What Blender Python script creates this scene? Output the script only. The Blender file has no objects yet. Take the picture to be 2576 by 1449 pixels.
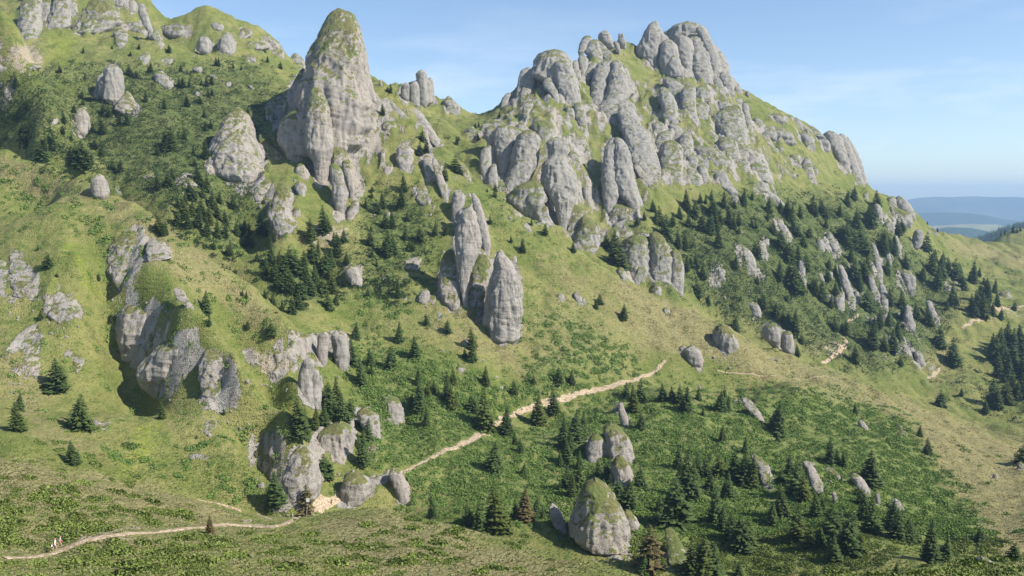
import bpy, math, random, sys
import numpy as np
from mathutils import Vector, Matrix
from mathutils.bvhtree import BVHTree
R = math.radians
scene = bpy.context.scene
col = scene.collection

# ---------------------------------------------------------------- camera
# photo coordinates: "display" pixels, the photo 2576 px wide, 1449 px high
FPX = 2231.0                      # focal length in those pixels (60 deg across)
HORIZ = 500.0                     # row of the true horizon
PITCH = math.atan((724.5 - HORIZ) / FPX)
cam_d = bpy.data.cameras.new('camera')
cam = bpy.data.objects.new('camera', cam_d)
col.objects.link(cam)
cam_d.sensor_width = 36.0
cam_d.lens = 36.0 * FPX / 2576.0
cam_d.clip_start = 0.5
cam_d.clip_end = 90000.0
cam.location = (0, 0, 0)
cam.rotation_euler = (R(90) - PITCH, 0, 0)
scene.camera = cam

# ---------------------------------------------------------------- light
SUN_EL, SUN_X, SUN_Y = R(41), 0.94, -0.34      # sun stands to the right, a little behind the camera
sd = Vector((SUN_X, SUN_Y, 0)).normalized() * math.cos(SUN_EL)
sd.z = math.sin(SUN_EL)
world = bpy.data.worlds.new('World')
scene.world = world
world.use_nodes = True
wn = world.node_tree
bg = wn.nodes['Background']
sky = wn.nodes.new('ShaderNodeTexSky')
sky.sky_type = 'NISHITA'
sky.sun_disc = False
sky.sun_elevation = SUN_EL
sky.sun_rotation = math.atan2(sd.x, sd.y)
sky.altitude = 1700
sky.air_density = 1.0
sky.dust_density = 1.2
sky.ozone_density = 1.6
# thin wisps of cloud low in the sky
tc = wn.nodes.new('ShaderNodeTexCoord'); mp = wn.nodes.new('ShaderNodeMapping'); mp.inputs['Scale'].default_value = (3.0, 3.0, 16.0)
cn = wn.nodes.new('ShaderNodeTexNoise'); cn.inputs['Scale'].default_value = 1.6; cn.inputs['Detail'].default_value = 6; cn.inputs['Roughness'].default_value = 0.6
m1 = wn.nodes.new('ShaderNodeMapRange'); m1.inputs[1].default_value = 0.50; m1.inputs[2].default_value = 0.78; m1.inputs[4].default_value = 0.6
sx_ = wn.nodes.new('ShaderNodeSeparateXYZ'); m2 = wn.nodes.new('ShaderNodeMapRange'); m2.inputs[1].default_value = 0.22; m2.inputs[2].default_value = 0.08
mm = wn.nodes.new('ShaderNodeMath'); mm.operation = 'MULTIPLY'; mc = wn.nodes.new('ShaderNodeMix'); mc.data_type = 'RGBA'
wn.links.new(tc.outputs['Generated'], mp.inputs[0]); wn.links.new(mp.outputs[0], cn.inputs['Vector']); wn.links.new(cn.outputs[0], m1.inputs[0])
wn.links.new(tc.outputs['Generated'], sx_.inputs[0]); wn.links.new(sx_.outputs[2], m2.inputs[0]); wn.links.new(m1.outputs[0], mm.inputs[0]); wn.links.new(m2.outputs[0], mm.inputs[1])
wn.links.new(mm.outputs[0], mc.inputs[0]); wn.links.new(sky.outputs[0], mc.inputs[6]); mc.inputs[7].default_value = (6.2, 6.6, 7.2, 1)
wn.links.new(mc.outputs[2], bg.inputs[0])
bg.inputs[1].default_value = 0.125
sun_d = bpy.data.lights.new('sun', 'SUN')
sun_d.energy = 5.0
sun_d.angle = R(0.5)
sun_d.color = (1.0, 0.955, 0.88)
sun = bpy.data.objects.new('sun', sun_d)
col.objects.link(sun)
sun.rotation_euler = (-sd).to_track_quat('-Z', 'Y').to_euler()
scene.view_settings.view_transform = 'Standard'
scene.view_settings.look = 'None'
scene.view_settings.gamma = 1
scene.view_settings.exposure = 0.5

# ---------------------------------------------------------------- maths
cp, sp = math.cos(PITCH), math.sin(PITCH)
def ray(u, v):
    x = (u - 1288.0) / FPX; yv = (724.5 - v) / FPX
    return x, cp + yv * sp, yv * cp - sp            # world x, y, z for unit forward
def at(u, v, d):
    x, y, z = ray(u, v)
    return np.array([x / y * d, d, z / y * d])
def proj(x, y, z):
    f = y * cp - z * sp
    f = np.maximum(f, 1e-3)
    return 1288.0 + FPX * x / f, 724.5 - FPX * (y * sp + z * cp) / f

_perm = np.random.RandomState(7).permutation(4096).astype(np.int64)
_grad = np.random.RandomState(8).normal(size=(4096, 3)); _grad /= np.linalg.norm(_grad, axis=1)[:, None]
def perlin(p):
    p = np.asarray(p, float)
    i = np.floor(p).astype(np.int64); f = p - i
    w = f * f * f * (f * (f * 6 - 15) + 10)
    out = 0
    for a in (0, 1):
        for b in (0, 1):
            for c in (0, 1):
                h = _perm[(i[:, 0] + a) & 4095]
                h = _perm[(h + i[:, 1] + b) & 4095]
                h = _perm[(h + i[:, 2] + c) & 4095]
                g = _grad[h]
                dd = g[:, 0] * (f[:, 0] - a) + g[:, 1] * (f[:, 1] - b) + g[:, 2] * (f[:, 2] - c)
                ww = (w[:, 0] if a else 1 - w[:, 0]) * (w[:, 1] if b else 1 - w[:, 1]) * (w[:, 2] if c else 1 - w[:, 2])
                out = out + dd * ww
    return out * 1.6
def fbm(p, octs=4, gain=0.5, lac=2.03):
    s = 0; a = 1.0; q = np.array(p, float)
    for _ in range(octs):
        s = s + a * perlin(q); q = q * lac + 17.3; a *= gain
    return s

def mesh_from(name, verts, faces, mat=None, smooth=True, mats=None):
    """faces: (n,3) or (n,4) array, or a list of such arrays"""
    me = bpy.data.meshes.new(name)
    verts = np.asarray(verts, np.float32)
    fl = faces if isinstance(faces, list) else [faces]
    fl = [np.asarray(f, np.int32) for f in fl if len(f)]
    me.vertices.add(len(verts)); me.vertices.foreach_set('co', verts.ravel())
    nl = sum(f.size for f in fl); nf = sum(len(f) for f in fl)
    me.loops.add(nl); me.loops.foreach_set('vertex_index', np.concatenate([f.ravel() for f in fl]))
    me.polygons.add(nf)
    tot = np.concatenate([np.full(len(f), f.shape[1], np.int32) for f in fl])
    start = np.concatenate([[0], np.cumsum(tot)[:-1]]).astype(np.int32)
    me.polygons.foreach_set('loop_start', start)
    me.polygons.foreach_set('use_smooth', np.full(nf, smooth))
    me.update(calc_edges=True); me.validate()
    for m in ([mat] if mat else (mats or [])): me.materials.append(m)
    return me
def add_attr(me, name, arr):
    a = me.attributes.new(name, 'FLOAT', 'POINT'); a.data.foreach_set('value', np.asarray(arr, np.float32))
def link(name, me, parent=None, loc=(0, 0, 0)):
    o = bpy.data.objects.new(name, me); col.objects.link(o); o.location = loc
    if parent: o.parent = parent
    return o
def tag(o, label=None, cat=None, group=None, kind=None):
    if label: o['label'] = label
    if cat: o['category'] = cat
    if group: o['group'] = group
    if kind: o['kind'] = kind
    return o
def inpoly(px, py, poly):
    inside = np.zeros(px.shape, bool); n = len(poly)
    for i in range(n):
        x1, y1 = poly[i]; x2, y2 = poly[(i + 1) % n]
        c = (y1 > py) != (y2 > py)
        inside ^= c & (px < (x2 - x1) * (py - y1) / ((y2 - y1) or 1e-9) + x1)
    return inside
# ---------------------------------------------------------------- materials
class NT:
    def __init__(s, name):
        s.m = bpy.data.materials.new(name); s.m.use_nodes = True; s.t = s.m.node_tree
        s.b = s.t.nodes['Principled BSDF']; s.b.inputs['Roughness'].default_value = 0.9
        s.b.inputs['Specular IOR Level'].default_value = 0.15
        g = s.t.nodes.new('ShaderNodeNewGeometry'); s.pos = g.outputs['Position']; s.nor = g.outputs['Normal']
    def n(s, typ, **kw):
        x = s.t.nodes.new(typ)
        for k, v in kw.items(): setattr(x, k, v)
        return x
    def l(s, a, b): s.t.links.new(a, b)
    def inp(s, sock, v):
        if isinstance(v, (int, float)): sock.default_value = v
        elif isinstance(v, tuple): sock.default_value = v if len(v) == 4 or sock.type == 'VECTOR' else (*v, 1)
        else: s.l(v, sock)
    def noise(s, scale, detail=4, rough=0.55, vec=None, stretch=None, dist=0.0):
        v = vec or s.pos
        if stretch:
            m = s.n('ShaderNodeVectorMath', operation='MULTIPLY'); s.l(v, m.inputs[0]); m.inputs[1].default_value = stretch; v = m.outputs[0]
        x = s.n('ShaderNodeTexNoise'); s.l(v, x.inputs['Vector'])
        x.inputs['Scale'].default_value = scale; x.inputs['Detail'].default_value = detail
        x.inputs['Roughness'].default_value = rough; x.inputs['Distortion'].default_value = dist
        return x.outputs[0]
    def voro(s, scale, feature='F1', vec=None, stretch=None, rnd=1.0):
        v = vec or s.pos
        if stretch:
            m = s.n('ShaderNodeVectorMath', operation='MULTIPLY'); s.l(v, m.inputs[0]); m.inputs[1].default_value = stretch; v = m.outputs[0]
        x = s.n('ShaderNodeTexVoronoi', feature=feature); s.l(v, x.inputs['Vector']); x.inputs['Scale'].default_value = scale
        x.inputs['Randomness'].default_value = rnd
        return x.outputs['Distance']
    def mr(s, v, a, b, c=0.0, d=1.0):
        x = s.n('ShaderNodeMapRange'); x.interpolation_type = 'SMOOTHSTEP'
        s.inp(x.inputs[0], v)
        for i, q in enumerate((a, b, c, d)): x.inputs[i + 1].default_value = q
        return x.outputs[0]
    def math(s, op, a, b=0.0, c=0.0):
        x = s.n('ShaderNodeMath', operation=op); s.inp(x.inputs[0], a); s.inp(x.inputs[1], b); s.inp(x.inputs[2], c)
        return x.outputs[0]
    def mix(s, f, a, b, mode='MIX'):
        x = s.n('ShaderNodeMix', data_type='RGBA', blend_type=mode)
        s.inp(x.inputs[0], f); s.inp(x.inputs[6], a); s.inp(x.inputs[7], b)
        return x.outputs[2]
    def attr(s, name):
        x = s.n('ShaderNodeAttribute'); x.attribute_name = name; return x.outputs['Fac']
    def objrand(s):
        return s.n('ShaderNodeObjectInfo').outputs['Random']
    def bump(s, h, dist, strength=1.0, nrm=None):
        x = s.n('ShaderNodeBump'); s.l(h, x.inputs['Height']); x.inputs['Distance'].default_value = dist; x.inputs['Strength'].default_value = strength
        if nrm: s.l(nrm, x.inputs['Normal'])
        return x.outputs[0]
    def out(s, color, nrm=None, rough=None):
        s.inp(s.b.inputs['Base Color'], color)
        if nrm: s.l(nrm, s.b.inputs['Normal'])
        if rough is not None: s.b.inputs['Roughness'].default_value = rough
        return s.m
def sep_z(t, v):
    x = t.n('ShaderNodeSeparateXYZ'); t.l(v, x.inputs[0]); return x.outputs[2]

def grass_color(t):
    """meadow colour from world noise: green, olive and a little straw"""
    n1 = t.noise(0.035, 5, 0.6); n2 = t.noise(0.22, 5, 0.65); n3 = t.noise(1.1, 3, 0.7)
    c = t.mix(t.mr(n1, 0.38, 0.62), (0.161, 0.185, 0.044), (0.263, 0.248, 0.084))
    c = t.mix(t.mr(n2, 0.42, 0.72), c, (0.115, 0.161, 0.034))
    c = t.mix(t.mr(n3, 0.50, 0.78, 0, 0.75), c, (0.322, 0.316, 0.117))
    c = t.mix(t.mr(n3, 0.46, 0.25, 0, 0.6), c, (0.075, 0.105, 0.023))
    return c

def make_ground():
    t = NT('mountain_meadow')
    dry, bri, scr, ear = t.attr('dry'), t.attr('bright'), t.attr('scrub'), t.attr('earth')
    c = grass_color(t)
    nb = t.noise(0.12, 5, 0.65); nf = t.noise(0.9, 4, 0.7); ns = t.noise(0.5, 4, 0.6, stretch=(1, 1, 3))
    straw = t.mix(t.mr(nf, 0.35, 0.68), (0.200, 0.180, 0.070), (0.350, 0.300, 0.145))
    brown = t.mix(t.mr(nf, 0.35, 0.68), (0.130, 0.105, 0.040), (0.190, 0.160, 0.060))
    straw = t.mix(t.mr(nb, 0.54, 0.68, 0, 0.8), straw, brown)
    fd = t.mr(t.math('ADD', dry, t.math('MULTIPLY', t.math('SUBTRACT', nb, 0.5), 1.5)), 0.12, 0.75, 0, 0.95)
    c = t.mix(fd, c, straw)
    yel = t.mix(t.mr(nf, 0.35, 0.65), (0.130, 0.185, 0.030), (0.290, 0.310, 0.050))
    fb = t.mr(t.math('ADD', bri, t.math('MULTIPLY', t.math('SUBTRACT', ns, 0.5), 2.2)), 0.35, 1.1, 0, 0.8)
    c = t.mix(fb, c, yel)
    jun = t.mix(t.mr(nf, 0.36, 0.66), (0.098, 0.146, 0.036), (0.222, 0.282, 0.079))
    jun = t.mix(t.attr('dark'), jun, t.mix(t.mr(nf, 0.36, 0.66), (0.036, 0.062, 0.020), (0.082, 0.122, 0.038)))
    fs = t.mr(t.math('ADD', scr, t.math('MULTIPLY', t.math('SUBTRACT', ns, 0.5), 1.9)), 0.38, 0.95, 0, 0.8)
    c = t.mix(fs, c, jun)
    ter = t.noise(0.5, 4, 0.6, stretch=(0.16, 0.16, 2.6), dist=0.4)      # narrow cattle terraces along the slope
    c = t.mix(t.mr(ter, 0.55, 0.70, 0, 0.40), c, (0.085, 0.100, 0.030))
    c = t.mix(t.mr(ter, 0.45, 0.32, 0, 0.30), c, (0.320, 0.290, 0.125))
    # bare scree and earth where it is steep or where the soil is worn
    rkc, rkh = rock_color(t, (0.40, 0.37, 0.32), (0.22, 0.20, 0.17), (0.36, 0.31, 0.255))
    fr = t.mr(t.math('ADD', t.attr('stone'), t.math('ADD', t.math('MULTIPLY', t.math('SUBTRACT', t.noise(0.16, 5, 0.62, stretch=(1.0, 0.28, 0.3)), 0.5), 2.2), t.math('MULTIPLY', t.math('SUBTRACT', nf, 0.5), 0.55))), 0.50, 0.60)
    c = t.mix(fr, c, rkc)
    rk = t.mix(t.mr(t.noise(1.5, 5, 0.7), 0.3, 0.7), (0.30, 0.24, 0.17), (0.50, 0.42, 0.31))
    fe = t.mr(t.math('ADD', ear, t.math('MULTIPLY', t.math('SUBTRACT', t.noise(0.35, 5, 0.7), 0.5), 1.6)), 0.52, 0.72)
    c = t.mix(fe, c, rk)
    h = t.math('ADD', t.math('MULTIPLY', t.noise(1.8, 3, 0.75), 1.1), t.math('MULTIPLY', t.noise(0.45, 3, 0.7), 1.6))
    h = t.math('ADD', h, t.math('MULTIPLY', ter, 1.0))
    h = t.math('ADD', h, t.math('MULTIPLY', t.math('MULTIPLY', rkh, fr), 0.8))
    return t.out(c, t.bump(h, 0.9, 0.75), 0.95)

def rock_color(t, light, dark, warm):
    big = t.noise(0.045, 4, 0.6); mid = t.noise(0.30, 5, 0.62); fine = t.noise(3.2, 3, 0.75)
    strat = t.noise(0.42, 5, 0.62, stretch=(0.16, 0.16, 3.0), dist=0.25)
    strk = t.noise(0.55, 5, 0.62, stretch=(1.3, 1.3, 0.09), dist=0.15)
    c = t.mix(t.mr(mid, 0.30, 0.62), dark, light)
    c = t.mix(t.mr(big, 0.42, 0.62, 0, 0.75), c, warm)
    c = t.mix(t.mr(strk, 0.54, 0.68, 0, 0.42), c, tuple(x * 0.55 for x in dark))
    c = t.mix(t.mr(strk, 0.46, 0.34, 0, 0.35), c, tuple(min(1, x * 1.15) for x in light))
    c = t.mix(t.mr(strat, 0.62, 0.68, 0, 0.20), c, tuple(x * 0.42 for x in dark))
    c = t.mix(t.mr(fine, 0.50, 0.76, 0, 0.7), c, tuple(min(1, x * 1.35) for x in light))
    c = t.mix(t.mr(fine, 0.44, 0.24, 0, 0.4), c, tuple(x * 0.65 for x in dark))
    pit = t.voro(0.55, stretch=(0.8, 0.8, 2.4)); c = t.mix(t.mr(pit, 0.15, 0.06, 0, 0.8), c, (0.055, 0.052, 0.05))
    h = t.math('ADD', t.math('MULTIPLY', strat, 0.5), t.math('MULTIPLY', mid, 0.7))
    h = t.math('ADD', h, t.math('MULTIPLY', fine, 0.45))
    h = t.math('ADD', h, t.math('MULTIPLY', strk, 0.8))
    h = t.math('ADD', h, t.math('MULTIPLY', t.mr(pit, 0.02, 0.2), 0.35))
    return c, h
def make_rock(name, light, dark, warm):
    t = NT(name)
    c, h = rock_color(t, light, dark, warm)
    # grass cushions wherever the rock is gentle enough to hold soil
    nz = sep_z(t, t.nor); gl = t.attr('grass')
    patch = t.noise(0.28, 5, 0.68); tuft = t.noise(1.3, 4, 0.7, stretch=(1, 1, 1.8))
    gm = t.math('ADD', nz, gl)
    gm = t.math('ADD', gm, t.math('MULTIPLY', t.math('SUBTRACT', patch, 0.5), 2.1))
    gm = t.math('ADD', gm, t.math('MULTIPLY', t.math('SUBTRACT', tuft, 0.5), 0.9))
    fg = t.mr(gm, 0.76, 0.90)
    g = t.mix(t.mr(t.noise(0.8, 4, 0.7), 0.36, 0.64), (0.100, 0.102, 0.036), (0.200, 0.190, 0.072))
    g = t.mix(t.mr(t.noise(0.1, 3, 0.6), 0.45, 0.62, 0, 0.6), g, (0.125, 0.165, 0.044))
    c = t.mix(fg, c, g)
    return t.out(c, t.bump(h, 1.0, 0.75), 0.92)

def make_plain(name, c1, c2, scale=2.0, rough=0.8, bump=0.0, obj=0.0):
    t = NT(name); f = t.mr(t.noise(scale, 3, 0.6), 0.35, 0.65)
    c = t.mix(f, c1, c2)
    if obj: c = t.mix(t.math('MULTIPLY', t.objrand(), obj), c, tuple(x * 0.45 for x in c1))
    return t.out(c, t.bump(t.noise(scale * 2, 3, 0.6), bump) if bump else None, rough)

def make_needles(name, ca, cb, tip, obj=0.6):
    t = NT(name)
    n = t.noise(0.9, 3, 0.7)
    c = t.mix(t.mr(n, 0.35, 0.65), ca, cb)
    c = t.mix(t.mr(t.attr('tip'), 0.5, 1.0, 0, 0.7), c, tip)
    r = t.objrand()
    c = t.mix(t.math('MULTIPLY', r, obj), c, tuple(x * 1.8 for x in cb))
    wn_ = t.n('ShaderNodeTexWhiteNoise', noise_dimensions='1D'); t.l(r, wn_.inputs['W'])
    c = t.mix(t.mr(wn_.outputs[0], 0.6, 1.0, 0, 0.5 if obj >= 0.6 else 0.0), c, (cb[0] * 2.2, cb[1] * 1.5, cb[2] * 0.8))
    t.b.inputs['Subsurface Weight'].default_value = 0.0
    return t.out(c, None, 0.8)

M = {}
M['ground'] = make_ground()
M['rock_near'] = make_rock('pale_conglomerate_near', (0.350, 0.320, 0.278), (0.210, 0.191, 0.166), (0.345, 0.297, 0.247))
M['rock_far'] = make_rock('grey_conglomerate', (0.325, 0.307, 0.272), (0.190, 0.179, 0.159), (0.32, 0.293, 0.248))
M['needles'] = make_needles('spruce_needles', (0.026, 0.044, 0.013), (0.048, 0.076, 0.021), (0.095, 0.130, 0.038))
M['needles_brown'] = make_needles('rusty_spruce_needles', (0.050, 0.048, 0.018), (0.085, 0.072, 0.028), (0.21, 0.150, 0.055), 0.2)
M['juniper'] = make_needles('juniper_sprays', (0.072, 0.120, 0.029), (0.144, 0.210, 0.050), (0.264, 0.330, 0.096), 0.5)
M['juniper_near'] = make_needles('juniper_sprays_yellow_green', (0.126, 0.168, 0.038), (0.180, 0.222, 0.054), (0.240, 0.276, 0.074), 0.3)  # brighter yellow-green foliage of the shrubs on the nearest hillside
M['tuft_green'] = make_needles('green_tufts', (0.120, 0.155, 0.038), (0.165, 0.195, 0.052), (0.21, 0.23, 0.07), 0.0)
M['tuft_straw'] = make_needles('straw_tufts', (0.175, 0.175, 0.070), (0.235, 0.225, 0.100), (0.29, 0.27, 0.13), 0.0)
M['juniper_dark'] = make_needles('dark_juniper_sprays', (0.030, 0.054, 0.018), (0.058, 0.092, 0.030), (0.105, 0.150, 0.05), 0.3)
M['bark'] = make_plain('spruce_bark', (0.08, 0.06, 0.045), (0.14, 0.11, 0.085), 3, 0.95, 0.1)
M['trail'] = make_plain('worn_earth', (0.27, 0.20, 0.12), (0.55, 0.43, 0.30), 1.6, 0.95, 0.2)

M['white_paint'] = make_plain('white_paint', (0.75, 0.75, 0.73), (0.82, 0.82, 0.8), 3, 0.5)
M['black_paint'] = make_plain('black_paint', (0.03, 0.03, 0.03), (0.045, 0.045, 0.045), 3, 0.5)
M['steel'] = make_plain('galvanised_steel', (0.3, 0.3, 0.3), (0.4, 0.4, 0.4), 5, 0.5)
M['skin'] = make_plain('skin', (0.55, 0.36, 0.27), (0.6, 0.4, 0.3), 20, 0.6)
M['hair'] = make_plain('dark_hair', (0.025, 0.018, 0.014), (0.05, 0.035, 0.025), 40, 0.7)
M['far_forest'] = make_plain('far_forest', (0.022, 0.045, 0.022), (0.045, 0.075, 0.035), 0.02, 0.95)
M['far_meadow'] = make_plain('far_meadow', (0.20, 0.21, 0.10), (0.30, 0.27, 0.15), 0.004, 0.95)
M['far_slope'] = make_plain('far_slope', (0.05, 0.07, 0.04), (0.12, 0.13, 0.07), 0.0015, 0.95)
def cloth(name, c): return make_plain(name, c, tuple(x * 1.15 for x in c), 25, 0.85)
# ---------------------------------------------------------------- rock outlines
TILES = {'O': (0, 0, 1), 'P': (1258, 0, .2197), 'Q': (1163.5, 314.5, .2197), 'S': (629, 0, .3907)}
for i_, k_ in enumerate('ABCDEFGHI'): TILES[k_] = (859 * (i_ % 3), 483 * (i_ // 3), 1 / 3.0)
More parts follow.
